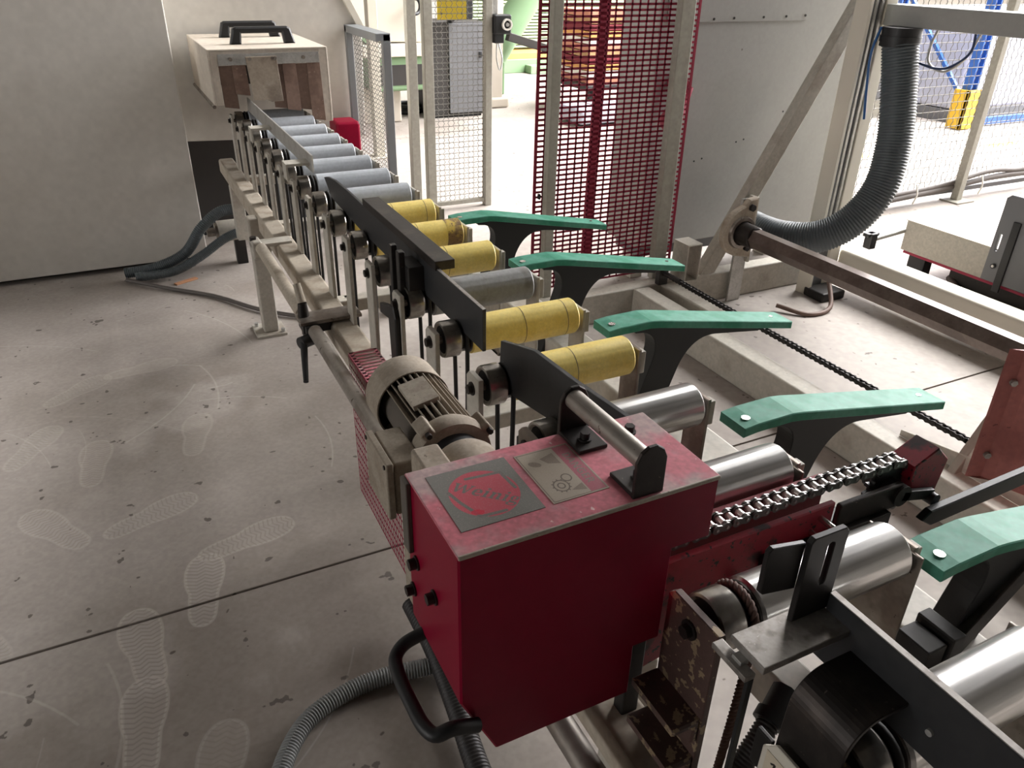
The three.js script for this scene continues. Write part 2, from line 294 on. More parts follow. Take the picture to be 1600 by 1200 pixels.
// ---------------------------------------------------------------- roller conveyor
const AX = 0.83, R = 0.045, PITCH = 0.2424, RZ = (i) => (i === 0 ? -0.325 : -0.56 - PITCH * (i - 1));   // roller 0 is the nearest
const NR = 18;
{
  const t = thing('roller_conveyor', 'long pale grey steel frame carrying the row of rollers, with a post under each roller', 'conveyor frame', [0.6, 0, -2.2]);
  part(t, 'side_beam', box(0.497, 0.578, 0.50, 0.58, -4.72, 0.35, 0.012), M.dustBeige);
  part(t, 'side_beam', box(1.09, 1.215, 0.47, 0.575, -4.0, 0.35, 0.012), M.beige);
  for (const z of [-0.2, -1.19, -1.66, -2.6, -3.6, -4.5]) part(t, 'cross_member', box(0.578, 1.09, 0.47, 0.52, z - 0.03, z + 0.03, 0.006), M.beige);
  for (let i = 0; i < NR; i++) {
    const z = RZ(i), near = i < 5, w = i < 3 ? 0.052 : 0.031, m = i < 2 ? M.peel : near ? M.beige : M.beige;
    const top = i < 2 ? 0.865 : 0.862;
    const p = part(t, 'roller_post', [prismX([[z - w, 0.46], [z + w, 0.46], [z + w, top], [z - w + 0.012, top], [z - w, top - 0.012]], 0.561, 0.573, 0.0015), box(0.573, 0.583, 0.5, 0.80, z - w + 0.004, z - w + 0.014, 0.001)], m);
    part(p, 'bolt', [hexX(0.549, 0.561, AX, z, 0.0105), cyl([0.558, AX, z], [0.5615, AX, z], 0.015, 14)], M.darkSteel);
    const e = part(t, 'end_plate', prismX([[z - 0.032, 0.5], [z + 0.032, 0.5], [z + 0.032, 0.852], [z - 0.032, 0.852]], 0.954, 0.963, 0.0015), i < 5 ? M.wornSteel : M.beige);
    if (i < 3) part(e, 'wide_plate', box(0.9495, 0.9545, 0.6, 0.846, z - 0.05, z + 0.05, 0.0015), M.wornSteel);
    part(e, 'stub', box(0.963, 0.976, 0.79, 0.845, z + 0.008, z + 0.03, 0.002), M.beige);
    part(e, 'foot', box(0.954, 1.1, 0.5, 0.512, z - 0.032, z + 0.032, 0.002), M.beige);
  }
  part(t, 'tool_bracket', [box(0.585, 0.6, 0.6, 0.8, -1.13, -1.10, 0.003), box(0.585, 0.625, 0.6, 0.64, -1.14, -1.08, 0.003)], M.dark);
  // stepped angle brackets on the two posts nearest the camera
  for (const i of [0, 1]) for (const y of [0.705, 0.625]) { const z = RZ(i); part(t, 'bracket', prismZ([[0.515, y], [0.561, y], [0.561, y - 0.045], [0.551, y - 0.045], [0.551, y - 0.012], [0.515, y - 0.012]], z - 0.052, z + 0.05, 0.003), M.peel); }
  part(t, 'inner_rail', box(0.77, 0.835, 0.54, 0.62, -0.62, 0.2, 0.006), M.beige);
  const leg = (x0, x1, z, m) => { const l = part(t, 'leg', box(x0, x1, 0.01, 0.57, z - 0.035, z + 0.035, 0.008), m); part(l, 'foot_plate', box(x0 - 0.04, x1 + 0.03, 0, 0.012, z - 0.09, z + 0.07, 0.002), M.beige); each(l, 'bolt', [hexY(x1 + 0.015, 0.012, 0.03, z + 0.05, 0.01), hexY(x0 - 0.02, 0.012, 0.03, z - 0.06, 0.01)], M.zinc); };
  leg(0.455, 0.525, -3.56, M.beige); part(t, 'leg', box(0.5, 0.56, 0.2, 0.5, -4.45, -4.38, 0.006), M.beige); leg(0.6, 0.66, -0.75, M.beige); leg(1.1, 1.17, -3.56, M.beige); leg(1.1, 1.17, -0.3, M.beige);
  part(t, 'gusset', prismZ([[0.525, 0.57], [0.57, 0.57], [0.57, 0.47], [0.525, 0.36]], -3.56, -3.55, 0.001), M.beige);
}
const ORD = ['nearest the camera at the lower right', 'with the twisted rope belt, second from the camera', 'beside the red chain beam, third from the camera', 'just behind the red box, fourth from the camera'];
const WORD = ['first', 'second', 'third', 'fourth', 'fifth', 'sixth', 'seventh', 'eighth', 'ninth', 'tenth', 'eleventh', 'twelfth', 'thirteenth', 'fourteenth', 'fifteenth', 'sixteenth', 'seventeenth', 'eighteenth'];
{
  const kinds = { steel: [0, 1, 2, 3], yellow: [4, 5, 7, 8, 9], dirty: [6], grey: [10, 11, 12, 13, 14, 15, 16, 17] };
  const lab = (i) => i < 4 ? `shiny bare steel conveyor roller ${ORD[i]}`
    : i === 4 ? 'scratched yellow sleeved roller nearest the camera' : i === 5 ? 'yellow sleeved roller with a dark crack near its end, second yellow from the camera'
      : i === 6 ? 'single grey sleeved roller standing between yellow rollers' : i === 7 ? 'smooth yellow roller just beyond the single grey roller'
        : i === 8 ? 'yellow roller with a brown scuffed band near its end' : i === 9 ? 'farthest yellow roller, with fine dark scratches' : `smooth grey plastic roller, ${WORD[i - 10]} beyond the farthest yellow roller`;
  const make = (i, sleeve) => {
    const z = RZ(i), t = thing('conveyor_roller', lab(i), 'roller', [0.575, AX, z], 'rollers of the conveyor');
    part(t, 'shell', latheX([[0.652, 0.02], [0.652, R - 0.004], [0.656, R], [0.936, R], [0.94, R - 0.003], [0.94, 0.02]], AX, z, 48), sleeve);
    part(t, 'pulley', latheX([[0.604, 0.0], [0.604, 0.022], [0.588, 0.034], [0.585, 0.038], [0.586, 0.0425], [0.59, 0.044], [0.622, 0.044], [0.626, 0.041], [0.626, 0.012]], AX, z, 40), M.pulley);
    part(t, 'hub_shade', latheX([[0.589, 0.0], [0.589, 0.034], [0.596, 0.034]], AX, z, 28), M.rubber);  // dark disc drawn for the shade in the hollow of the pulley
    part(t, 'groove', latheX([[0.626, 0.041], [0.631, 0.036], [0.644, 0.036], [0.648, 0.041], [0.653, 0.041]], AX, z, 32), M.darkSteel);
    part(t, 'axle', cyl([0.574, AX, z], [0.97, AX, z], 0.009, 12), M.wornSteel);
    return t;
  };
  const sl = { steel: M.steel, yellow: M.yellow, dirty: M.greyRollDirty, grey: M.greyRoll };
  for (const k in kinds) {
    let src = null;
    for (const i of kinds[k]) {
      if (!src) src = make(i, sl[k]); else copy(src, 0, 0, RZ(i) - src.position.z, lab(i));
      const last = scene.children[scene.children.length - 1], z = RZ(i);
      if (i === 8) { const m = part(last, 'scuffed_band', latheX([[0.885, R + 0.0004], [0.937, R + 0.0004]], AX, z, 40), M.scuffYellow); m.position.set(0, 0, 0); }
      if (i === 5 || i === 4 || i === 9) part(last, 'seam', latheX([[i === 4 ? 0.79 : 0.905, R + 0.0003], [(i === 4 ? 0.79 : 0.905) + 0.0016, R + 0.0003]], AX, z, 40), M.motorDark);
    }
  }
  // drive belts looping from each neck down to the line shaft
  const loop = (z, r1, yc, r2, x) => { const p = []; for (let a = 0; a <= 8; a++) { const q = a / 8 * Math.PI; p.push([x, AX + r1 * Math.sin(q), z + r1 * Math.cos(q)]); } for (let a = 0; a <= 6; a++) { const q = Math.PI + a / 6 * Math.PI; p.push([x, yc + r2 * Math.sin(q), z + r2 * Math.cos(q)]); } return p; };
  const bl = (i) => i === 1 ? 'brown twisted rope belt in the groove of the second roller from the camera' : `dark round drive belt looped over the ${WORD[i]} roller from the camera`;
  let src = null;
  for (let i = 0; i < NR; i++) {
    const z = RZ(i);
    if (i === 1) {
      const base = [0.638, AX, z], t = thing('drive_belt', bl(1), 'belt', base, 'belts of the rollers');
      const c = new THREE.CatmullRomCurve3(loop(z, 0.04, 0.42, 0.024, 0.638).map((p) => V(...p)), true, 'centripetal'), n = 420;
      for (const ph of [0, 2.094, 4.189]) {
        const pts = []; for (let k = 0; k < n; k++) { const u = k / n, o = c.getPointAt(u), tg = c.getTangentAt(u), nx = V(1, 0, 0), b = V().crossVectors(tg, nx), a = ph + u * 6.2832 * 40; pts.push(o.addScaledVector(nx, 0.0034 * Math.cos(a)).addScaledVector(b, 0.0034 * Math.sin(a)).toArray()); }
        part(t, 'strand', tube(pts, 0.0037, 840, 5, true), std({ color: 0x5e463d, roughness: 0.8 }));
      }
    } else if (!src) src = solo('drive_belt', bl(i), 'belt', tube(loop(z, 0.038, 0.42, 0.024, 0.638), 0.0055, 90, 8, true), M.rubber, [0.638, AX, z], 'belts of the rollers');
    else copy(src, 0, 0, z - src.position.z, bl(i));
  }
  const ls = thing('line_shaft', 'long dark drive shaft running low under the rollers between the side beams', 'shaft', [0.643, 0.42, -2.2]);
  part(ls, 'shaft', cyl([0.638, 0.42, -4.6], [0.638, 0.42, 0.2], 0.018, 20), M.wornSteel);
  for (const z of [-0.9, -2.6, -4.2]) part(ls, 'bearing', [box(0.615, 0.671, 0.39, 0.45, z - 0.02, z + 0.02, 0.006), box(0.63, 0.656, 0.44, 0.52, z - 0.02, z + 0.02, 0.002)], M.dark);
}

// ---------------------------------------------------------------- side guides
{
  const g0 = thing('guide_rail', 'thin pale grey straight guide strip leading into the infeed hood', 'guide rail', [0.637, 0.9, -3.5]);
  part(g0, 'strip', prismX([[-4.28, 0.9], [-4.28, 0.965], [-2.93, 0.958], [-2.93, 0.893]], 0.634, 0.641, 0.001), M.zinc);
  for (const z of [-3.0, -3.72]) part(g0, 'mounting_plate', [box(0.545, 0.634, 0.915, 0.925, z - 0.035, z + 0.035, 0.001), box(0.545, 0.553, 0.862, 0.915, z - 0.03, z + 0.03, 0.001)], M.beige);

  const g1 = thing('guide_rail', 'long black curved-end guide plate alongside the yellow rollers', 'guide rail', [0.637, 0.9, -2.0]);
  part(g1, 'plate', prismX([[-2.745, 0.922], [-2.7, 0.934], [-2.6, 0.946], [-2.44, 0.948], [-2.25, 0.946], [-1.392, 0.953], [-1.392, 0.853], [-2.3, 0.855], [-2.66, 0.87]], 0.632, 0.641, 0.001), M.guard);
  part(g1, 'bare_highlight_edge', box(0.6325, 0.6405, 0.9515, 0.9535, -1.66, -1.392, 0), M.bare);  // bare cut edge, its pale strip also painting in the bevel highlight
  part(g1, 'cover_bar', box(0.628, 0.68, 0.948, 0.972, -2.26, -1.66, 0.002), M.darkSteel);
  part(g1, 'clamp_bracket', [box(0.59, 0.634, 0.86, 0.93, -1.84, -1.75, 0.004), box(0.575, 0.592, 0.78, 0.965, -1.80, -1.775, 0.003), box(0.575, 0.592, 0.72, 0.965, -1.855, -1.835, 0.003), prismX([[-1.87, 0.80], [-1.76, 0.83], [-1.745, 0.80], [-1.745, 0.64], [-1.79, 0.62], [-1.80, 0.78], [-1.87, 0.77]], 0.546, 0.56, 0.003)], M.dark);

  const g2 = thing('guide_rail', 'short black guide plate with a bent end behind the red box handle', 'guide rail', [0.637, 0.9, -1.05]);
  part(g2, 'plate', prismX([[-1.297, 0.922], [-1.155, 0.964], [-1.0, 0.974], [-0.845, 0.99], [-0.845, 0.9], [-1.0, 0.866], [-1.305, 0.808]], 0.63, 0.64, 0.001), M.guard);
  part(g2, 'bracket', [box(0.6, 0.63, 0.86, 0.93, -0.99, -0.93, 0.003), box(0.592, 0.602, 0.72, 0.93, -0.99, -0.93, 0.002)], M.dark);

  const g3 = thing('guide_rail', 'thick black guide plate with slotted upright in the lower right foreground', 'guide rail', [0.645, 0.9, -0.25]);
  part(g3, 'plate', prismX([[-0.43, 0.978], [-0.08, 0.978], [-0.08, 0.88], [-0.43, 0.88]], 0.638, 0.648, 0.0015), M.guard);
  const slot = roundRect(0.613, 1.0, 0.623, 1.062, 0.005);
  part(g3, 'slotted_upright', prismZ([[0.585, 0.955], [0.642, 0.955], [0.642, 1.07], [0.637, 1.076], [0.59, 1.076], [0.585, 1.07]], -0.438, -0.43, 0.001, [slot.reverse()]), M.dark);
  part(g3, 'square_tab', prismZ([[0.532, 1.015], [0.537, 1.01], [0.586, 1.0], [0.586, 1.066], [0.537, 1.076], [0.532, 1.071]], -0.445, -0.438, 0.001), M.dark);
  part(g3, 'bare_highlight_edge', box(0.639, 0.647, 0.9775, 0.979, -0.43, -0.08, 0), M.bare);  // bare cut edge with the light along the bevel put into its colour
  part(g3, 'shelf_plate', box(0.51, 0.64, 0.944, 0.955, -0.446, -0.392, 0.0015), M.bare);
  part(g3, 'hanger_flange', box(0.494, 0.509, 0.932, 0.94, -0.456, -0.40, 0.001), M.bare);
  part(g3, 'hanger_strip', box(0.5, 0.508, 0.45, 0.932, -0.405, -0.4, 0.0005), M.blackPlate);
  part(g3, 'hanger_clip', box(0.5, 0.512, 0.938, 0.945, -0.43, -0.415, 0.001), M.zinc);
  part(g3, 'bolt', cyl([0.634, 0.92, -0.275], [0.639, 0.92, -0.275], 0.004, 12), M.zinc);

  const hood = []; for (let i = 0; i <= 12; i++) { const a = i / 12 * 1.5708; hood.push([0.60 - 0.045 * Math.sin(a), 0.885 + 0.045 * Math.cos(a)]); }
  const out = [[0.64, 0.93], ...hood, [0.552, 0.80], [0.558, 0.80], ...hood.slice().reverse().map(([x, y]) => [x + (0.6 - x) * 0.13 + 0.0, y - 0.006]), [0.64, 0.924]];
  const c = thing('pulley_cover', 'dark bent sheet cover over the pulley of the nearest roller', 'cover', [0.6, 0.9, -0.34]);
  part(c, 'sheet', prismZ(out, -0.385, -0.305, 0.001), M.darkSteel);
  part(c, 'number_plate', prismX([[-0.39, 0.70], [-0.33, 0.70], [-0.33, 0.835], [-0.372, 0.835], [-0.39, 0.815]], 0.538, 0.543, 0.001), M.cream);
  { const g = new THREE.BoxGeometry(0.0006, 0.036, 0.04); g.translate(0.5375, 0.8, -0.362); part(c, 'mark', g, canvasMat(128, 116, (x, w, h) => { x.fillStyle = '#cfc3ad'; x.fillRect(0, 0, w, h); x.fillStyle = '#241d1a'; x.font = 'bold 76px sans-serif'; x.textAlign = 'center'; x.textBaseline = 'middle'; x.fillText('10', w / 2, h / 2); }), true); }
  part(c, 'side_lug', box(0.546, 0.553, 0.76, 0.82, -0.41, -0.385, 0.002), M.dark);
}

// ---------------------------------------------------------------- red drive box with its motor and chain
function canvasMat(w, h, draw, rough = 0.7) { const c = document.createElement('canvas'); c.width = w; c.height = h; const x = c.getContext('2d'); draw(x, w, h); const t = new THREE.CanvasTexture(c); t.colorSpace = THREE.SRGBColorSpace; return std({ map: t, roughness: rough }); }
function decal(x0, x1, z0, z1, y, th = 0.0006) {              // thin plate, top face mapped 0..1 (u along x, top of the print at z0)
  const g = new THREE.BoxGeometry(x1 - x0, th, z1 - z0).toNonIndexed(), p = g.attributes.position, uv = g.attributes.uv;
  for (let i = 0; i < p.count; i++) uv.setXY(i, p.getX(i) / (x1 - x0) + 0.5, 0.5 - p.getZ(i) / (z1 - z0));
  return g.translate((x0 + x1) / 2, y, (z0 + z1) / 2);
}
{
  const t = thing('drive_box', 'dark red sheet metal drive housing with a dusty top and steel grab bar', 'machine housing', [0.42, 0.69, -0.69]);
  part(t, 'casing', prismZ([[0.243, 1.041], [0.243, 0.805], [0.293, 0.692], [0.503, 0.692], [0.503, 0.785], [0.545, 0.785], [0.545, 0.945], [0.606, 0.945], [0.606, 1.041]], -0.773, -0.6, 0.0025), M.red);
  part(t, 'top_panel', box(0.2425, 0.6065, 1.0405, 1.044, -0.7735, -0.5995, 0.0017), M.redDust);
  part(t, 'worn_edge', box(0.243, 0.6065, 1.0385, 1.0445, -0.603, -0.5985, 0.002), M.label);
  part(t, 'rim_flange', box(0.236, 0.244, 0.93, 1.042, -0.774, -0.752, 0.002), M.motorDark);
  const speck = (x, w, h, n, c, a) => { x.fillStyle = c; x.globalAlpha = a; for (let i = 0; i < n; i++) { const s = 0.6 + rnd() * 2.4; x.fillRect(rnd() * w, rnd() * h, s, s); } x.globalAlpha = 1; };
  part(t, 'maker_plate', decal(0.263, 0.372, -0.753, -0.637, 1.0443), canvasMat(512, 512, (x, w, h) => {
    x.fillStyle = '#7d7a74'; x.fillRect(0, 0, w, h);
    x.fillStyle = '#c9525f'; x.beginPath(); x.arc(256, 262, 205, 0, 7); x.fill();
    x.strokeStyle = '#77706b'; x.fillStyle = '#77706b'; x.lineWidth = 22; x.lineCap = 'round';
    x.save(); x.translate(256, 262); x.rotate(0.08);
    x.beginPath(); x.moveTo(-60, -150); x.lineTo(155, -150); x.lineTo(185, 10); x.stroke();
    x.beginPath(); x.moveTo(-195, -60); x.lineTo(-160, 40); x.lineTo(-90, 185); x.lineTo(60, 180); x.stroke();
    x.rotate(0.62); x.font = 'italic bold 112px serif'; x.textAlign = 'center'; x.textBaseline = 'middle'; x.fillText('Weinig', 0, 0); x.restore();
    x.fillStyle = '#d8203c'; x.globalAlpha = 0.8; x.beginPath(); x.ellipse(150, 400, 38, 22, 0.3, 0, 7); x.fill(); x.globalAlpha = 1;
    speck(x, w, h, 2600, '#b7aca6', 0.45); speck(x, w, h, 900, '#efc3c6', 0.5);
  }), true);
  part(t, 'warning_plate', decal(0.384, 0.463, -0.748, -0.638, 1.0443), canvasMat(420, 512, (x, w, h) => {
    x.fillStyle = '#a99c8b'; x.fillRect(0, 0, w, h); x.strokeStyle = '#7d6f63'; x.lineWidth = 8; x.strokeRect(12, 12, w - 24, h - 24);
    x.fillStyle = '#a25560'; x.fillRect(290, 14, 116, h - 28);
    x.save(); x.translate(348, h / 2); x.rotate(Math.PI / 2); x.fillStyle = '#7c6f66'; x.font = 'bold 82px sans-serif'; x.textAlign = 'center'; x.textBaseline = 'middle'; x.fillText('DANGER', 0, 0); x.restore();
    x.strokeStyle = '#6c6056'; x.lineWidth = 9; x.beginPath(); x.arc(140, 380, 52, 0, 7); x.stroke(); x.beginPath(); x.arc(140, 380, 24, 0, 7); x.stroke();
    for (let k = 0; k < 12; k++) { const a = k / 12 * 6.28; x.beginPath(); x.moveTo(140 + 52 * Math.cos(a), 380 + 52 * Math.sin(a)); x.lineTo(140 + 66 * Math.cos(a), 380 + 66 * Math.sin(a)); x.stroke(); }
    x.beginPath(); x.arc(215, 320, 34, 0, 7); x.stroke(); x.fillStyle = '#85786b'; x.beginPath(); x.moveTo(180, 440); x.lineTo(280, 400); x.lineTo(280, 470); x.fill();
    x.beginPath(); x.ellipse(90, 130, 45, 26, 0.5, 0, 7); x.fill(); x.beginPath(); x.moveTo(150, 90); x.lineTo(265, 60); x.lineTo(265, 180); x.lineTo(180, 150); x.fill();
    speck(x, w, h, 2200, '#c6b9aa', 0.5); speck(x, w, h, 900, '#6f6458', 0.5);
  }), true);
  const gb = part(t, 'grab_bar', cyl([0.485, 1.097, -0.772], [0.497, 1.088, -0.607], 0.014, 24), M.tubeSteel);
  const cheek = (z0, z1, xc) => prismZ([[xc - 0.022, 1.044], [xc + 0.022, 1.044], [xc + 0.022, 1.095], [xc + 0.016, 1.108], [xc + 0.006, 1.115], [xc - 0.006, 1.115], [xc - 0.016, 1.108], [xc - 0.022, 1.095]], z0, z1, 0.001);
  part(gb, 'bracket', [cheek(-0.775, -0.769, 0.487), box(0.465, 0.509, 1.044, 1.05, -0.772, -0.715, 0.0015)], M.darkSteel);
  part(gb, 'bracket', [cheek(-0.611, -0.605, 0.498), box(0.476, 0.52, 1.044, 1.05, -0.66, -0.608, 0.0015)], M.darkSteel);
  for (const [x, y, z] of [[0.557, 1.044, -0.735], [0.552, 1.044, -0.662], [0.487, 1.05, -0.738], [0.503, 1.05, -0.635]]) part(t, 'bolt', [cyl([x, y, z], [x, y + 0.0025, z], 0.0095, 18), hexY(x, y + 0.0025, y + 0.0115, z, 0.0072)], M.darkSteel);
  for (const [y, z] of [[0.921, -0.742], [0.917, -0.678], [0.86, -0.76]]) part(t, 'bolt', [cyl([0.243, y, z], [0.2405, y, z], 0.0105, 18), hexX(0.231, 0.2405, y, z, 0.008)], M.darkSteel);
  part(t, 'pull_handle', tube([[0.246, 0.80, -0.735], [0.215, 0.79, -0.735], [0.2, 0.783, -0.725], [0.195, 0.78, -0.70], [0.195, 0.778, -0.65], [0.198, 0.778, -0.61], [0.206, 0.78, -0.592], [0.225, 0.785, -0.588], [0.262, 0.77, -0.59]], 0.0095, 60, 14), M.black);
}
{
  const X = 0.392, Y = 0.895, t = thing('gear_motor', 'dusty beige ribbed electric motor with gearbox behind the red housing', 'motor', [X, Y - 0.08, -1.0]);
  part(t, 'fan_cowl', latheZ([[-1.255, 0.0], [-1.255, 0.05], [-1.247, 0.064], [-1.235, 0.0705], [-1.165, 0.0705], [-1.165, 0.068], [-1.23, 0.068]], X, Y, 48), M.motor);
  part(t, 'body', latheZ([[-1.2, 0.02], [-1.2, 0.053], [-1.0, 0.053], [-0.995, 0.06]], X, Y, 36), M.motorDark);
  const fins = []; for (let i = 0; i < 34; i++) { const a = i / 34 * 6.2832; if (Math.cos(a - 3.1) > 0.8) continue; const g = new RoundedBoxGeometry(0.018, 0.0024, 0.185, 1, 0.001).translate(0.0585, 0, -1.093); g.rotateZ(a).translate(X, Y, 0); fins.push(g); }
  for (const f of fins) part(t, 'cooling_fin', f, M.motor);
  { const g = box(-0.024, 0.024, 0.06, 0.0705, -1.14, -1.06, 0.001); g.rotateZ(0.2).translate(X, Y, 0); part(t, 'rating_plate', g, M.label); }
  part(t, 'end_bell', [latheZ([[-1.012, 0.04], [-1.012, 0.066], [-1.0, 0.071], [-0.985, 0.071], [-0.975, 0.067], [-0.975, 0.04]], X, Y, 44), ...[0.6, 2.2, 3.8, 5.4].map((a) => { const g = box(0.062, 0.082, -0.012, 0.012, -1.02, -0.975, 0.004); g.rotateZ(a).translate(X, Y, 0); return g; })], M.motor);
  for (const a of [0.6, 2.2]) part(t, 'bolt', cyl([X + 0.075 * Math.cos(a), Y + 0.075 * Math.sin(a), -0.98], [X + 0.075 * Math.cos(a), Y + 0.075 * Math.sin(a), -0.966], 0.005, 6), M.darkSteel);
  part(t, 'lantern', latheZ([[-0.975, 0.05], [-0.94, 0.05]], X, Y, 30), M.black);
  part(t, 'gearbox', [latheZ([[-0.945, 0.02], [-0.945, 0.058], [-0.935, 0.062], [-0.85, 0.062], [-0.84, 0.055], [-0.84, 0.02]], X, Y, 40), box(X - 0.055, X + 0.055, Y - 0.1, Y + 0.045, -0.86, -0.774, 0.008), box(X - 0.09, X - 0.045, Y - 0.12, Y + 0.075, -0.93, -0.776, 0.006), box(X - 0.125, X - 0.085, Y - 0.16, Y + 0.06, -0.88, -0.776, 0.006)], M.motor);
  const tb = part(t, 'terminal_box', box(0.283, 0.33, 0.83, 0.93, -1.06, -0.955, 0.005), M.motor);
  part(tb, 'lid', box(0.27, 0.2825, 0.827, 0.933, -1.063, -0.952, 0.003), M.motor);
  each(tb, 'screw', [cyl([0.268, 0.925, -1.055], [0.271, 0.925, -1.055], 0.004, 10), cyl([0.268, 0.925, -0.96], [0.271, 0.925, -0.96], 0.004, 10)], M.darkSteel);
  part(t, 'motor_foot', box(0.33, 0.47, 0.605, 0.84, -0.93, -0.9, 0.004), M.dark);
}
// red chain beam and its roller chain
{
  const t = thing('chain_beam', 'greasy red chain conveyor arm reaching right from the red housing', 'conveyor arm', [0.8, 0.7, -0.69]);
  part(t, 'front_plate', prismZ([[0.55, 0.64], [0.86, 0.70], [0.93, 0.76], [0.93, 0.852], [0.55, 0.852]], -0.672, -0.660, 0.002), M.redGreasy);
  part(t, 'back_bar', box(0.55, 0.99, 0.76, 0.838, -0.748, -0.734, 0.002), M.redDark);
  part(t, 'under_bar', box(0.55, 1.08, 0.775, 0.80, -0.7, -0.67, 0.003), M.dark);
  each(t, 'slider', [box(0.78, 1.06, 0.775, 0.80, -0.66, -0.645, 0.002), box(0.94, 1.09, 0.795, 0.845, -0.668, -0.656, 0.004)], M.darkSteel);
  part(t, 'hook', prismZ([[0.73, 0.70], [0.748, 0.7], [0.752, 0.765], [0.738, 0.785], [0.722, 0.785], [0.722, 0.772], [0.733, 0.765]], -0.648, -0.638, 0.001), M.redGreasy);
  each(t, 'bolt', [cyl([0.9, 0.832, -0.66], [0.9, 0.832, -0.63], 0.0055, 12), cyl([0.885, 0.808, -0.66], [0.885, 0.808, -0.634], 0.0055, 12)], M.chrome);
  const sp = []; for (let i = 0; i < 15; i++) { const a = i / 15 * 6.2832; sp.push([1.085 + 0.05 * Math.cos(a - 0.12), 0.822 + 0.05 * Math.sin(a - 0.12)], [1.085 + 0.05 * Math.cos(a), 0.822 + 0.05 * Math.sin(a)], [1.085 + 0.039 * Math.cos(a + 0.14), 0.822 + 0.039 * Math.sin(a + 0.14)], [1.085 + 0.039 * Math.cos(a + 0.26), 0.822 + 0.039 * Math.sin(a + 0.26)]); }
  part(t, 'sprocket', prismZ(sp, -0.695, -0.683, 0.001), M.black);
  part(t, 'hub', cyl([1.085, 0.822, -0.72], [1.085, 0.822, -0.65], 0.02, 20), M.dark);
  part(t, 'end_block', prismZ([[1.112, 0.868], [1.112, 0.838], [1.135, 0.79], [1.19, 0.79], [1.2, 0.86], [1.165, 0.892]], -0.712, -0.662, 0.002), M.redGreasy);
  part(t, 'end_arm', [bar([1.085, 0.822, -0.655], [1.17, 0.80, -0.655], 0.02, 0.01), cyl([1.165, 0.795, -0.66], [1.165, 0.795, -0.64], 0.012, 14)], M.black);
  part(t, 'pillar', box(0.53, 0.56, 0.52, 0.76, -0.665, -0.64, 0.003), M.dark);
}
{
  const t = thing('perforated_guard', 'small crimson slotted sheet seen below the bent black guide behind the red box', 'guard', [0.7, 0.5, -1.0]);
  part(t, 'slotted_sheet', netX(0.7, -1.2, -0.86, () => true, 0.0165, 0.03, 0.005, 0.006, 0.53, 0.74, 0.0008), M.redNet).userData.kind = 'stuff';
}
// roller chain built link by link along a path of [x, y, z] points; side plates lie across `side`
function chain(name, label, pts, side, pitch, w, material, base) {
  const c = new THREE.CatmullRomCurve3(pts.map((p) => V(...p)), false, 'centripetal'), n = Math.floor(c.getLength() / pitch);
  const t = thing(name, label, 'chain', base), h = pitch * 0.42;
  const o = []; for (let i = 0; i <= 8; i++) { const a = 1.5708 + i / 8 * 3.1416; o.push([-pitch / 2 + h * Math.cos(a), h * Math.sin(a)]); } o.push([0, -h * 0.7]); for (let i = 0; i <= 8; i++) { const a = -1.5708 + i / 8 * 3.1416; o.push([pitch / 2 + h * Math.cos(a), h * Math.sin(a)]); } o.push([0, h * 0.7]);
  const make = (k) => { const q = k ? w * 0.5 : w * 0.36, th = w * 0.1; const gs = [prismZ(o, q - th, q, 0), prismZ(o, -q, -q + th, 0)]; if (!k) gs.push(...[-1, 1].map((s) => cyl([s * pitch / 2, 0, -q], [s * pitch / 2, 0, q], pitch * 0.3, 10))); else gs.push(...[-1, 1].map((s) => cyl([s * pitch / 2, 0, -q - th * 0.6], [s * pitch / 2, 0, q + th * 0.6], pitch * 0.14, 8))); return mergeGeometries(gs.map(uvm)); };
  const G = [make(0), make(1)];
  for (const [k, g] of G.entries()) {                // plates first, then the two rollers or pins
    const n = g.attributes.position.count, pl = uvm(prismZ(o, 0, w * 0.1, 0)).attributes.position.count * 2, c = new Float32Array(n * 3);
    for (let i = 0; i < n; i++) { const v = i < pl ? 0.16 : k ? 0.4 : 0.85; c[i * 3] = v; c[i * 3 + 1] = v * 0.96; c[i * 3 + 2] = v * 0.92; }
    g.setAttribute('color', new THREE.BufferAttribute(c, 3));
  }
  for (let i = 0; i < n; i++) {
    const a = c.getPointAt(i / n), b = c.getPointAt((i + 1) / n), X = b.clone().sub(a).normalize(), Zs = V(...side), Y = V().crossVectors(Zs, X).normalize(), Z2 = V().crossVectors(X, Y);
    const m = new THREE.Mesh(G[i % 2], material); m.name = 'chain_link'; m.castShadow = m.receiveShadow = true;
    m.matrix.makeBasis(X, Y, Z2).setPosition(a.add(b).multiplyScalar(0.5).sub(V(...base))); m.matrix.decompose(m.position, m.quaternion, m.scale); t.add(m);
  }
  return t;
}
{
  const p = [[0.56, 0.862, -0.69], [0.7, 0.866, -0.69], [0.82, 0.87, -0.69], [0.95, 0.873, -0.69], [1.04, 0.871, -0.69]];
  for (let i = 0; i <= 10; i++) { const a = 1.5 - i / 10 * 2.9; p.push([1.085 + 0.05 * Math.cos(a), 0.822 + 0.05 * Math.sin(a), -0.69]); }
  p.push([1.0, 0.765, -0.69], [0.8, 0.755, -0.69]);
  chain('roller_chain', 'oily steel roller chain lying along the top of the red arm', p, [0, 0, 1], 0.01905, 0.03, M.chain, [0.8, 0.8, -0.69]);
}

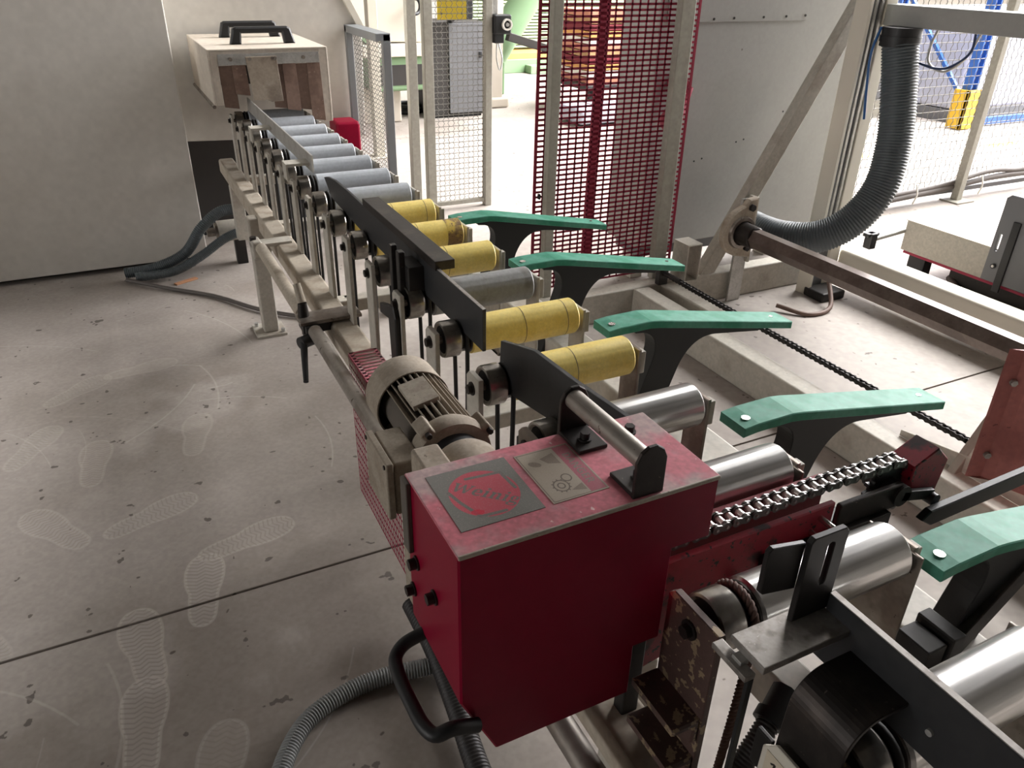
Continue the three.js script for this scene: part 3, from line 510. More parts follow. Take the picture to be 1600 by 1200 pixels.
// ---------------------------------------------------------------- red perforated guard beside the motor, guide tube and clamps
function netX(x, z0, z1, inside, pz, py, bz, by, y0, y1, th) {   // slotted sheet in a plane of constant x, cut to inside(z, y)
  const gs = [], step = 0.004;
  const run = (f, a, b, emit) => { let s = null; for (let q = a; q <= b + 1e-6; q += step) { const ok = f(q); if (ok && s === null) s = q; if ((!ok || q + step > b) && s !== null) { if (q - s > 0.004) emit(s, q); s = null; } } };
  for (let z = z0; z <= z1; z += pz) run((y) => inside(z, y), y0, y1, (a, b) => gs.push(box(x, x + th, a, b, z - bz / 2, z + bz / 2, 0)));
  for (let y = y0; y <= y1; y += py) run((z) => inside(z, y), z0, z1, (a, b) => gs.push(box(x, x + th, y - by / 2, y + by / 2, a, b, 0)));
  return gs;
}
{
  const t = thing('perforated_guard', 'crimson slotted sheet guard hanging beside the motor on the aisle side', 'guard', [0.48, 0.3, -1.6]);
  const inside = (z, y) => y <= 0.605 && y >= 0.12 && z > -2.0 && z < -1.33;
  const sheet = part(t, 'slotted_sheet', netX(0.478, -1.99, -0.9, inside, 0.0165, 0.03, 0.0045, 0.006, 0.12, 0.605, 0.0007), M.redNet); sheet.userData.kind = 'stuff';
  const top = []; for (let k = 0; k < 14; k++) { const z = -1.99 + k * 0.019; top.push(box(0.479, 0.56, 0.604, 0.6065, z, z + 0.009, 0)); }
  part(t, 'folded_top', [...top, box(0.478, 0.49, 0.604, 0.6065, -1.99, -1.7, 0), box(0.552, 0.562, 0.604, 0.6065, -1.99, -1.7, 0)], M.redDust);
}
{
  const t = thing('guide_tube', 'long steel round bar held by black clamps along the aisle side of the conveyor', 'tube', [0.44, 0.55, -1.4]);
  part(t, 'bar', cyl([0.44, 0.575, -2.24], [0.4385, 0.575, 0.1], 0.0215, 24), M.tubeSteel);
  const k = part(t, 'clamp_plate', box(0.402, 0.60, 0.588, 0.6, -2.345, -2.262, 0.002), M.wornSteel);
  part(k, 'clamp_block', [box(0.415, 0.46, 0.53, 0.588, -2.33, -2.25, 0.005), box(0.41, 0.5, 0.556, 0.588, -2.34, -2.27, 0.003)], M.dark);
  part(k, 'clamp_lever', [cyl([0.39, 0.545, -2.235], [0.43, 0.545, -2.255], 0.02, 16), cyl([0.40, 0.545, -2.235], [0.372, 0.47, -2.12], 0.012, 12, 0.008)], M.black);
  part(part(k, 'lever_base', cyl([0.425, 0.6, -2.318], [0.425, 0.645, -2.318], 0.018, 16, 0.014), M.darkSteel).parent, 'lever_knob', cyl([0.425, 0.645, -2.318], [0.42, 0.70, -2.345], 0.014, 12, 0.012), M.dustBeige);
}
{
  const t = thing('guide_tube', 'shorter dusty round bar clamped beside the conveyor leg', 'tube', [0.43, 0.55, -2.8]);
  part(t, 'bar', cyl([0.431, 0.583, -3.07], [0.437, 0.572, -2.4], 0.0225, 24), M.dustBeige);
  part(t, 'bracket', [box(0.40, 0.56, 0.575, 0.59, -3.17, -3.1, 0.003), box(0.4, 0.44, 0.53, 0.605, -3.17, -3.09, 0.01)], M.beige);
  part(t, 'clamp_screw', cyl([0.412, 0.6, -3.13], [0.412, 0.615, -3.13], 0.013, 14), M.darkSteel);
}

// ---------------------------------------------------------------- green transfer arms
{
  const lab = ['nearest green plastic transfer arm with a white screw, at the right edge', 'green plastic transfer arm beside the bare steel rollers, second from the camera', 'green plastic transfer arm beside the nearest yellow roller, middle of the five', 'green plastic transfer arm in front of the red net screen, fourth from the camera', 'farthest green plastic transfer arm, beside the last yellow rollers'];
  const ZA = [-0.53, -0.97, -1.458, -1.945, -2.425];
  const prof = (o) => [[0.985, 0.822 + o], [1.02, 0.826 + o], [1.11, 0.827 + o], [1.14, 0.823 + o], [1.60, 0.735 + o]];
  const z = ZA[0], t = thing('transfer_arm', lab[0], 'transfer arm', [1.15, 0.5, z], 'green transfer arms');
  part(t, 'slide_plate', prismZ([...prof(0), ...prof(-0.021).reverse()], z - 0.038, z + 0.038, 0.002), M.green);
  const sup = new THREE.Shape(); sup.moveTo(1.07, 0.803); sup.lineTo(1.12, 0.804); sup.lineTo(1.14, 0.801); sup.lineTo(1.5, 0.732); sup.lineTo(1.49, 0.722); sup.lineTo(1.34, 0.742); sup.quadraticCurveTo(1.26, 0.752, 1.225, 0.67); sup.lineTo(1.165, 0.50); sup.lineTo(1.07, 0.50); sup.lineTo(1.135, 0.70); sup.quadraticCurveTo(1.155, 0.775, 1.10, 0.79); sup.lineTo(1.075, 0.793);
  part(t, 'support', prismZ(sup, z - 0.024, z + 0.024, 0.002), M.blackPlate);
  each(t, 'screw', [cyl([1.01, 0.8245, z + 0.008], [1.01, 0.8265, z + 0.008], 0.009, 20), cyl([1.55, 0.744, z], [1.55, 0.7465, z], 0.006, 14)], M.chrome);
  for (let i = 1; i < 5; i++) copy(t, 0, 0, ZA[i] - z, lab[i]);
}

// ---------------------------------------------------------------- base frame of the transfer table
{
  const t = thing('base_frame', 'low pale grey welded frame of box beams on the floor right of the conveyor', 'steel frame', [2.5, 0, -2]);
  part(t, 'box_beam', box(1.5, 3.5, 0, 0.16, -3.08, -2.99, 0.01), M.beige);
  part(t, 'box_beam', box(2.19, 2.29, 0, 0.157, -2.99, 0.6, 0.012), M.beige);
  part(t, 'box_beam', box(2.36, 2.46, 0.02, 0.157, -2.99, -2.55, 0.01), M.beige);
  part(t, 'box_beam', box(3.47, 3.60, 0.075, 0.235, -2.87, 0.9, 0.02), M.cream);
  part(t, 'stub_tube', prismZ([[2.47, 0.16], [2.56, 0.16], [2.56, 0.36], [2.47, 0.36]], -3.06, -2.94, 0.002, [[[2.478, 0.168], [2.478, 0.352], [2.552, 0.352], [2.552, 0.168]]]), M.beige);
  const br = part(t, 'diagonal_brace', bar([2.655, 0.13, -3.03], [3.47, 1.55, -3.03], 0.085, 0.06, 0.006), M.beige);
  const col = part(t, 'column', [box(3.255, 3.275, 0.0, 1.75, -2.92, -2.83, 0.002), box(3.395, 3.47, 0.0, 1.75, -2.95, -2.86, 0.004)], M.cream);
  part(col, 'channel', box(3.275, 3.395, 0.0, 1.75, -2.92, -2.875, 0.002), M.slate);
  each(col, 'slot_strip', [box(3.335, 3.35, 0.3, 1.6, -2.876, -2.868, 0.001), box(3.368, 3.384, 0.3, 1.6, -2.876, -2.864, 0.001)], M.zinc);
  part(t, 'top_beam', box(3.40, 3.52, 1.36, 1.452, -2.95, 0.9, 0.006), M.panel);
  part(t, 'column_foot', [box(3.25, 3.42, 0, 0.05, -2.86, -2.72, 0.01)], M.dark);
  // plate with the flange bearing
  const bp = part(t, 'bearing_stand', box(2.79, 2.875, 0, 0.56, -2.965, -2.95, 0.002), M.zinc);
  part(bp, 'web', box(2.865, 2.88, 0.22, 0.565, -2.99, -2.93, 0.002), M.beige);
  // leg brace and foot at the right edge
  part(t, 'leg_strut', bar([2.24, 0.1, -1.22], [2.62, 0.72, -1.22], 0.05, 0.03, 0.004), M.post);
  part(t, 'strut_plate', prismX([[-1.45, 0.157], [-0.9, 0.157], [-0.9, 0.2], [-1.2, 0.22], [-1.45, 0.18]], 2.28, 2.29, 0.001), M.beige);
}
{
  const b = thing('flange_bearing', 'pale cast flange bearing at the end of the hexagonal shaft', 'bearing', [2.765, 0.4, -2.93]);
  const sh = new THREE.Shape(); sh.moveTo(2.858, 0.57); sh.lineTo(2.805, 0.565); sh.lineTo(2.78, 0.535); sh.quadraticCurveTo(2.665, 0.50, 2.66, 0.40); sh.quadraticCurveTo(2.665, 0.30, 2.76, 0.275); sh.lineTo(2.862, 0.255); sh.lineTo(2.862, 0.34); sh.lineTo(2.852, 0.45);
  part(b, 'flange', prismZ(sh, -2.95, -2.91, 0.006), M.dustBeige);
  part(b, 'seal_ring', latheZ([[-2.91, 0.085], [-2.897, 0.08], [-2.895, 0.064], [-2.905, 0.06]], 2.775, 0.4, 30), M.wornSteel);
  part(b, 'collar', latheZ([[-2.91, 0.0], [-2.91, 0.058], [-2.81, 0.056], [-2.805, 0.05], [-2.805, 0]], 2.775, 0.4, 26), M.darkSteel);
  for (const [x, y] of [[2.815, 0.525], [2.82, 0.315]]) part(b, 'bolt', cyl([x, y, -2.912], [x, y, -2.892], 0.018, 6), M.dark);
  const h = solo('hexagonal_shaft', 'long brown hexagonal shaft running from the flange bearing to the right edge', 'shaft', prismZ([0, 1, 2, 3, 4, 5].map((k) => [2.775 + 0.05 * Math.cos(k * Math.PI / 3), 0.4 + 0.05 * Math.sin(k * Math.PI / 3)]), -2.85, 0.75, 0.002), std({ map: worn(256, 0x6f635c, 0x554a44, 0x7d726a, { f: 4, amt: 0.7, s: 71, repeat: 3 }), metalness: 0.5, roughness: 0.38 }), [2.775, 0.4, -1.0]);
  chain('drive_chain', 'thin black roller chain stretched just above the floor beside the low beam', [[2.36, 0.222, -2.93], [2.36, 0.218, -2.4], [2.365, 0.216, -1.8], [2.375, 0.215, -1.27]], [1, 0, 0], 0.0254, 0.022, M.chainBlack, [2.36, 0.2, -2]);
  solo('chain_tensioner', 'small tensioner bolt fixing the end of the thin black chain to the beam', 'tensioner', [box(2.33, 2.385, 0.16, 0.26, -3.0, -2.965, 0.004), cyl([2.36, 0.222, -2.99], [2.36, 0.222, -2.84], 0.013, 12)], M.dark, [2.36, 0.16, -2.95]);
}

// ---------------------------------------------------------------- red net screen
{
  const t = thing('net_screen', 'tall crimson plastic net screen between two pale steel posts', 'safety screen', [2.08, 0.16, -3.05]);
  for (const [a, b] of [[1.708, 1.755], [2.352, 2.43]]) part(t, 'post', box(a, b, 0.16, 1.85, -3.10, -3.055, 0.006), M.post);
  const gs = [], X0 = 1.672, X1 = 2.49, Y0 = 0.19, Y1 = 1.85, z = -3.108;
  for (let x = X0; x <= X1; x += 0.041) gs.push(box(x - 0.004, x + 0.004, Y0, Y1, z - 0.0015, z + 0.0015, 0));
  for (let y = Y0; y <= Y1; y += 0.0228) gs.push(box(X0, X1, y - 0.0048, y + 0.0048, z - 0.0015, z + 0.0015, 0));
  const n = part(t, 'plastic_net', gs, M.redNet); n.userData.kind = 'stuff';
  part(t, 'net_border', [box(1.664, 1.678, Y0, Y1, z - 0.003, z + 0.003, 0), box(2.484, 2.496, Y0, Y1, z - 0.003, z + 0.003, 0)], M.redNet);
  part(t, 'inner_strip', prismZ([[1.965, 0.19], [2.02, 0.19], [2.04, 1.85], [1.985, 1.85]], -3.15, -3.138, 0.001), M.redNet);
  part(t, 'tie', box(1.684, 1.694, 0.64, 0.665, -3.104, -3.085, 0.003), M.black);
}
// machine panel behind the screen
{
  const t = thing('machine_enclosure', 'large flat pale grey machine side panel behind the diagonal brace', 'machine', [3.0, 0, -3.5]);
  part(t, 'side_panel', box(2.42, 3.715, 0.235, 4.2, -3.62, -3.3, 0.008), M.panel);  // upper part is out of view, extended upward to shade the left floor
  const c = part(t, 'cover_plate', box(2.46, 3.345, 1.352, 2.2, -3.3, -3.295, 0.001), M.panel);
  for (const [x, y] of [[2.735, 1.365], [2.86, 1.368], [3.05, 1.37], [3.2, 1.372], [3.33, 1.375]]) part(c, 'screw', cyl([x, y, -3.295], [x, y, -3.292], 0.006, 10), M.dark);
  part(t, 'plinth', box(2.48, 3.6, 0.16, 0.235, -3.6, -3.36, 0.005), M.slate);
  each(t, 'hole', [[2.73, 0.68], [2.78, 0.69], [3.0, 0.76], [3.05, 0.77], [2.62, 1.0], [3.3, 0.9]].map(([x, y]) => cyl([x, y, -3.301], [x, y, -3.2985], 0.005, 8)), M.black);
  each(t, 'support_leg', [box(2.5, 2.58, 0, 0.17, -3.55, -3.45, 0.004), box(3.5, 3.58, 0, 0.17, -3.55, -3.45, 0.004)], M.beige);
}
{
  const t = solo('red_handle_cover', 'rounded red cover seen through the crimson net in front of the grey panel', 'cover', [new THREE.SphereGeometry(0.055, 20, 14).translate(2.44, 0.93, -3.16), cyl([2.46, 0.93, -3.18], [2.53, 1.08, -3.2], 0.05, 18, 0.045), cyl([2.53, 1.08, -3.2], [2.53, 1.09, -3.32], 0.03, 12)], M.redNet, [2.47, 0.95, -3.18]);
  const h = thing('suction_hose', 'fat grey ribbed suction hose curving down from the top beam to the bearing', 'hose', [3.3, 0.3, -2.6]);
  part(h, 'ribbed_tube', ribbed([[3.37, 1.32, -2.72], [3.37, 1.1, -2.66], [3.35, 0.87, -2.60], [3.29, 0.65, -2.57], [3.19, 0.49, -2.61], [3.09, 0.40, -2.70], [3.0, 0.37, -2.84], [2.97, 0.37, -2.96], [2.96, 0.38, -3.1]], 0.079, 0.0032, 0.0135, 28), M.hoseGrey);
  part(h, 'collar', [cyl([3.372, 1.28, -2.72], [3.372, 1.362, -2.72], 0.088, 30), cyl([3.372, 1.30, -2.72], [3.372, 1.325, -2.72], 0.092, 30)], M.black);
}
// small loose cables under the top beam
for (const [lab, pts, m] of [
  ['grey cable loop hanging beside the suction hose collar', [[3.46, 1.365, -2.6], [3.46, 1.28, -2.62], [3.45, 1.22, -2.6], [3.46, 1.19, -2.52], [3.47, 1.25, -2.44], [3.48, 1.36, -2.4]], M.zinc],
  ['dark blue cable loop hanging below the grey cable loop', [[3.43, 1.22, -2.66], [3.45, 1.2, -2.56], [3.46, 1.21, -2.5], [3.47, 1.28, -2.42], [3.47, 1.365, -2.42]], std({ color: 0x24365c, roughness: 0.5 })],
  ['thin blue air line running down behind the suction hose', [[3.3, 1.36, -2.78], [3.27, 1.25, -2.78], [3.28, 1.1, -2.77], [3.3, 0.95, -2.76]], std({ color: 0x2a5d96, roughness: 0.4 })],
]) solo('cable', lab, 'cable', tube(pts, 0.006, 40, 8), m, pts[0]);
solo('cable', 'brown cable arching across the floor behind the low cross beam', 'cable', tube([[2.95, 0.03, -2.75], [3.05, 0.012, -2.62], [3.2, 0.02, -2.62], [3.28, 0.1, -2.72], [3.3, 0.2, -2.8]], 0.012, 40, 10), std({ color: 0x6f5a50, roughness: 0.6 }), [3.1, 0, -2.7]);

// ---------------------------------------------------------------- wire fences
function crimped(along, x0, x1, y0, y1, fix, step, amp, r = 0.0018) {     // woven wire in a plane; along 'x' (z fixed) or 'z' (x fixed)
  const gs = [], at = (s, y, o) => (along === 'x' ? [s, y, fix + o] : [fix + o, y, s]);
  const wire = (f, L, i) => { const n = Math.max(6, Math.round(L / step) * 2), p = []; for (let k = 0; k <= n; k++) p.push(f(k / n, ((k + i) % 2 ? 1 : -1) * amp)); gs.push(new THREE.TubeGeometry(new THREE.CatmullRomCurve3(p.map((q) => V(...q))), n, r, 4)); };
  let i = 0; for (let s = x0; s <= x1; s += step) wire((u, o) => { const q = at(s, y0 + (y1 - y0) * u, o); if (along === 'x') q[0] += o * 0.9; else q[2] += o * 0.9; return q; }, y1 - y0, i++);
  i = 0; for (let y = y0; y <= y1; y += step) wire((u, o) => at(x0 + (x1 - x0) * u, y, o), x1 - x0, i++);
  return gs;
}
{
  const t = thing('mesh_gate', 'low dark grey framed wire mesh gate beside the infeed hood', 'gate', [1.41, 0, -4.7]);
  part(t, 'frame', [box(1.41, 1.455, 0.1, 1.232, -4.46, -4.42, 0.004), box(1.37, 1.41, 0.1, 1.232, -5.045, -5.005, 0.004), prismZ([[1.37, 1.195], [1.455, 1.195], [1.455, 1.235], [1.37, 1.235]], -5.045, -4.42, 0.003), box(1.38, 1.45, 0.1, 0.14, -5.04, -4.44, 0.004)], M.gateGrey);
  const m = part(t, 'wire_mesh', crimped('z', -5.02, -4.46, 0.14, 1.2, 1.42, 0.026, 0.0025, 0.0016), M.wire); m.userData.kind = 'stuff';
  each(t, 'foot', [box(1.36, 1.48, 0, 0.1, -4.47, -4.41, 0.004), box(1.34, 1.44, 0, 0.1, -5.07, -5.01, 0.004)], M.gateGrey);
}
{
  const t = thing('mesh_fence', 'tall wire mesh fence panel between beige posts with a yellow sign', 'fence', [2.1, 0, -5.14]);
  part(t, 'post', box(1.906, 1.968, 0, 2.1, -5.17, -5.11, 0.004), M.post);
  part(t, 'post', box(2.343, 2.392, 0, 2.1, -5.17, -5.11, 0.004), M.post);
  const m = part(t, 'wire_mesh', crimped('x', 1.966, 2.345, 0.06, 2.1, -5.14, 0.037, 0.005, 0.0022), M.wire); m.userData.kind = 'stuff';
  part(t, 'bottom_rail', box(1.966, 2.345, 0.03, 0.06, -5.155, -5.125, 0.003), M.post);
  solo('fence_post', 'single beige square post standing just left of the mesh fence panel', 'post', [box(1.795, 1.855, 0, 2.1, -5.17, -5.11, 0.004), box(1.75, 1.9, 0, 0.012, -5.2, -5.08, 0.002)], M.post, [1.825, 0, -5.14]);
  solo('fence_post', 'taller cream post seen behind the top of the grey mesh gate', 'post', [box(2.07, 2.15, 0, 2.6, -6.95, -6.85, 0.004), box(2.0, 2.2, 0, 0.012, -7.0, -6.8, 0.002)], M.cream, [2.1, 0, -6.9]);
  const s = thing('warning_sign', 'plain yellow sign fixed behind the fence mesh near its top', 'sign', [2.13, 1.24, -5.16]); part(s, 'sheet', box(2.02, 2.225, 1.245, 1.7, -5.162, -5.158, 0.001), M.signYellow); each(s, 'screw', [cyl([2.05, 1.28, -5.158], [2.05, 1.28, -5.154], 0.006, 8), cyl([2.19, 1.28, -5.158], [2.19, 1.28, -5.154], 0.006, 8)], M.dark);
  const k = thing('safety_switch', 'black round-faced safety switch bolted to the fence post', 'switch', [2.46, 1.2, -5.12]);
  part(k, 'body', [box(2.392, 2.52, 1.155, 1.275, -5.16, -5.08, 0.012), box(2.40, 2.47, 1.1, 1.16, -5.15, -5.09, 0.006)], M.black);
  part(k, 'dial', [latheZ([[-5.08, 0.036], [-5.06, 0.036], [-5.06, 0.026], [-5.075, 0.024]], 2.48, 1.215, 26)], M.white);
  part(k, 'dial_centre', latheZ([[-5.075, 0.012], [-5.058, 0.012], [-5.058, 0]], 2.48, 1.215, 16), M.zinc);
  part(k, 'bracket', box(2.385, 2.44, 1.275, 1.4, -5.15, -5.13, 0.003), M.zinc);
  part(k, 'cable', tube([[2.42, 1.1, -5.1], [2.415, 1.0, -5.09], [2.44, 0.93, -5.09], [2.46, 1.0, -5.1], [2.44, 1.1, -5.12]], 0.005, 30, 6), M.zinc);
}
{
  const t = thing('wire_fence', 'long wire mesh fence crossing the bright floor at the upper right', 'fence', [6, 0, -3.85]);
  const m = part(t, 'wire_mesh', crimped('x', 3.75, 8.6, 0.1, 1.75, -3.9, 0.058, 0.0035, 0.0028), M.wire); m.userData.kind = 'stuff';
  part(t, 'bottom_rail', box(3.75, 8.6, 0.05, 0.085, -3.92, -3.88, 0.004), M.slate);
  part(t, 'post', [box(5.78, 5.84, 0, 1.75, -3.86, -3.80, 0.006), box(5.71, 5.91, 0, 0.012, -3.90, -3.74, 0.003)], M.post);
  part(t, 'post', box(7.9, 7.96, 0, 1.75, -3.86, -3.80, 0.006), M.post);
  part(t, 'top_rail', box(3.75, 8.6, 1.72, 1.76, -3.92, -3.88, 0.004), M.post);
  const c = thing('conduit', 'pair of grey cables tied along the foot of the right wire fence', 'cable', [5.5, 0.05, -3.78]);
  part(c, 'cable', tube([[3.8, 0.07, -3.86], [4.4, 0.06, -3.85], [5.2, 0.08, -3.85], [5.75, 0.1, -3.87], [6.3, 0.14, -3.86], [6.9, 0.13, -3.86], [8, 0.15, -3.86]], 0.022, 60, 10), M.cable);
  part(c, 'cable', tube([[3.8, 0.1, -3.83], [4.5, 0.11, -3.83], [5.6, 0.12, -3.87], [6.2, 0.19, -3.86], [6.6, 0.17, -3.86], [7.3, 0.24, -3.86]], 0.017, 60, 10), M.cable);
  for (const x of [4.62, 5.3, 6.05, 6.8]) part(c, 'tie', tube([[x, 0.03, -3.82], [x + 0.01, 0.1, -3.81], [x + 0.02, 0.17, -3.84]], 0.006, 12, 6), M.white);
}

// ---------------------------------------------------------------- low beige machine at the right
{
  const t = thing('low_machine', 'low beige box-shaped machine with a dark red stripe on dark feet', 'machine', [4.3, 0, -2.2]);
  part(t, 'body', box(3.98, 5.6, 0.16, 0.335, -2.87, -0.9, 0.006), M.beige);
  part(t, 'top_cover', box(3.975, 5.6, 0.333, 0.338, -2.875, -0.9, 0.002), M.cream);
  part(t, 'stripe', box(3.985, 5.58, 0.145, 0.16, -2.85, -0.92, 0.001), M.redNet);
  each(t, 'foot', [box(4.02, 4.09, 0, 0.145, -2.83, -2.72, 0.004), box(5.4, 5.47, 0, 0.145, -2.83, -2.72, 0.004)], M.black);
  part(t, 'undercarriage', box(4.08, 5.5, 0.03, 0.145, -2.6, -1.0, 0.01), M.dark);
  part(t, 'hose', tube([[4.1, 0.06, -2.6], [4.02, 0.03, -2.45], [4.06, 0.03, -2.3], [4.0, 0.03, -2.1]], 0.02, 30, 8), M.cable);
  const p = thing('slotted_cover', 'dark grey upright cover plate with a black strip on the low beige machine', 'cover plate', [3.97, 0.15, -2.2]);
  part(p, 'plate', prismX([[-2.345, 0.17], [-1.2, 0.17], [-1.2, 0.62], [-2.32, 0.62], [-2.342, 0.6]], 3.955, 3.975, 0.003, [roundRect(-2.318, 0.33, -2.304, 0.42, 0.006).reverse()]), M.slate);
  part(p, 'black_strip', box(3.945, 3.956, 0.13, 0.5, -2.265, -2.225, 0.004), M.black);
  part(p, 'lock', [cyl([3.957, 0.255, -2.295], [3.945, 0.255, -2.295], 0.013, 16)], M.black);
  part(p, 'lock_centre', cyl([3.946, 0.255, -2.295], [3.943, 0.255, -2.295], 0.007, 12), M.white);
  const n = thing('air_fitting', 'small black air fitting with a pale pipe beside the low machine', 'pipe fitting', [3.85, 0.2, -2.9]);
  part(n, 'block', [box(3.69, 3.74, 0.2, 0.29, -2.9, -2.85, 0.006), box(3.67, 3.76, 0.27, 0.29, -2.9, -2.86, 0.004)], M.black);
  part(n, 'pipe', cyl([3.74, 0.25, -2.875], [3.99, 0.27, -2.875], 0.014, 12), M.zinc);
}

// ---------------------------------------------------------------- red guard, black arms and sprocket at the right edge
{
  const t = thing('curved_guard', 'faded red bent sheet guard standing at the right edge', 'guard', [2.05, 0.3, -1.0]);
  const o = [[2.05, -1.07], [2.085, -1.05], [2.1, -1.02], [2.105, -0.97], [2.13, -0.9], [2.25, -0.82]];
  const sh = [...o.map(([x, z]) => [x, -z]), ...o.slice().reverse().map(([x, z]) => [x + 0.004, -z - 0.005])];
  const g = new THREE.ExtrudeGeometry(shp(sh), { depth: 0.42, bevelEnabled: false }); g.rotateX(-Math.PI / 2).translate(0, 0.3, 0);
  const p = g.attributes.position; for (let i = 0; i < p.count; i++) p.setX(i, p.getX(i) + (p.getY(i) - 0.3) * -0.02); g.computeVertexNormals();
  part(t, 'sheet', g, M.redGuard);
  each(t, 'bolt', [cyl([2.08, 0.62, -1.06], [2.07, 0.62, -1.04], 0.01, 6), cyl([2.085, 0.38, -1.06], [2.075, 0.38, -1.04], 0.01, 6)], M.zinc);
  const a = thing('lift_linkage', 'dark steel lifting arms and chain plate under the nearest green arm', 'linkage', [1.3, 0.3, -0.5]);
  part(a, 'black_plate', prismZ([[1.12, 0.775], [1.14, 0.79], [1.7, 0.81], [1.7, 0.775], [1.15, 0.755]], -0.64, -0.625, 0.002), M.blackPlate);
  part(a, 'arm', bar([1.05, 0.56, -0.50], [1.35, 0.78, -0.52], 0.045, 0.03, 0.003), M.darkSteel);
  part(a, 'tube_stub', [box(0.985, 1.03, 0.57, 0.67, -0.53, -0.47, 0.003), box(1.035, 1.065, 0.55, 0.68, -0.535, -0.465, 0.003)], M.dark);
  part(a, 'side_plate', prismZ([[1.1, 0.40], [1.25, 0.40], [1.55, 0.72], [1.55, 0.78], [1.3, 0.75], [1.2, 0.62]], -0.40, -0.39, 0.002), M.blackPlate);
  for (let i = 0; i < 7; i++) part(a, 'chain_pin', cyl([1.31 + i * 0.022, 0.58 + i * 0.026, -0.39], [1.31 + i * 0.022, 0.58 + i * 0.026, -0.37], 0.009, 10), M.wornSteel);
}

// ---------------------------------------------------------------- infeed hood and machine cabinet at the left
{
  const t = thing('machine_cabinet', 'huge pale grey machine enclosure with a vertical seam at the left', 'machine', [-2, 0, -5.5]);
  part(t, 'left_panel', box(-5.5, 0.352, 0.03, 2.9, -5.6, -4.70, 0.006), M.cabinet);
  part(t, 'right_panel', prismZ([[0.36, 0.617], [1.463, 0.575], [1.484, 1.181], [1.36, 1.411], [0.6, 2.95], [0.36, 2.95]], -5.8, -5.06, 0.006), M.cabinet);
  part(t, 'chamfer_trim', bar([1.49, 1.192, -5.052], [1.045, 2.07, -5.052], 0.04, 0.02, 0.002), M.cream);
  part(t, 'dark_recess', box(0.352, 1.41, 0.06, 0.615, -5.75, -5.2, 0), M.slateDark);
  each(t, 'plinth', [box(-5.4, 0.33, 0, 0.03, -5.5, -4.78, 0), box(0.35, 1.36, 0, 0.06, -5.7, -5.2, 0)], M.black);
  const h = thing('infeed_hood', 'pale square infeed hood with two black handles over the end of the roller line', 'machine hood', [0.76, 0.93, -4.5]);
  part(h, 'casing', [box(0.468, 1.045, 1.19, 1.2, -5.02, -4.2, 0.004), box(0.468, 0.478, 0.945, 1.195, -5.02, -4.2, 0.003), box(1.035, 1.045, 0.84, 1.195, -5.02, -4.2, 0.003), box(0.478, 1.035, 1.125, 1.19, -4.215, -4.203, 0.002), box(0.478, 0.512, 0.945, 1.19, -4.215, -4.201, 0.002), box(1.0, 1.037, 0.84, 1.19, -4.215, -4.201, 0.002)], M.hood);
  part(h, 'inner_shade', [box(0.479, 1.034, 0.93, 1.185, -5.01, -5.0, 0), box(1.03, 1.034, 0.86, 1.185, -5.0, -4.22, 0), box(0.479, 0.483, 0.95, 1.185, -5.0, -4.22, 0)], M.slateDark);  // dark sheets standing in for the shade inside the hood
  part(h, 'hinge_rod', cyl([0.466, 0.94, -5.0], [0.466, 0.94, -4.2], 0.009, 10), M.wornSteel);
  for (const z of [-4.42, -4.79]) {
    const s = new THREE.Shape([[0.61, 1.2], [0.665, 1.2], [0.67, 1.25], [0.872, 1.25], [0.88, 1.2], [0.935, 1.2], [0.915, 1.272], [0.9, 1.28], [0.645, 1.28], [0.63, 1.272]].map(([x, y]) => new THREE.Vector2(x, y)));
    part(h, 'handle', prismZ(s, z - 0.022, z + 0.022, 0.008), M.black);
  }
  const st = part(h, 'clamp_strip', box(0.514, 0.999, 1.128, 1.178, -4.2, -4.193, 0.001), M.zinc);
  for (const x of [0.57, 0.66, 0.768, 0.78, 0.92]) part(st, 'bolt', cyl([x, 1.155, -4.193], [x, 1.155, -4.184], 0.009, 8), M.wornSteel);
  const w = 0.066; for (let i = 0; i < 8; i++) { if (i === 2 || i === 3) continue; const x = 0.512 + i * 0.0605, b = i === 1 ? 0.985 : i === 7 ? 0.845 : i > 4 ? 0.9 : 0.925 - 0.012 * (i % 3); part(h, 'curtain_strip', prismZ([[x, 1.13], [x + w, 1.13], [x + w + 0.006, b], [x + 0.004, b + 0.01]], -4.21 + 0.006 * (i % 2), -4.206 + 0.006 * (i % 2), 0.001), i % 2 ? M.curtain : M.curtainDark); }
  part(h, 'curtain_strip', prismZ([[0.8, 1.13], [0.86, 1.13], [0.87, 0.92], [0.81, 0.925]], -4.212, -4.208, 0.001), M.curtain);
  part(h, 'centre_flap', prismZ([[0.64, 1.165], [0.788, 1.165], [0.80, 0.955], [0.745, 0.952], [0.72, 0.962], [0.655, 0.965]], -4.193, -4.187, 0.002), M.flap);
}
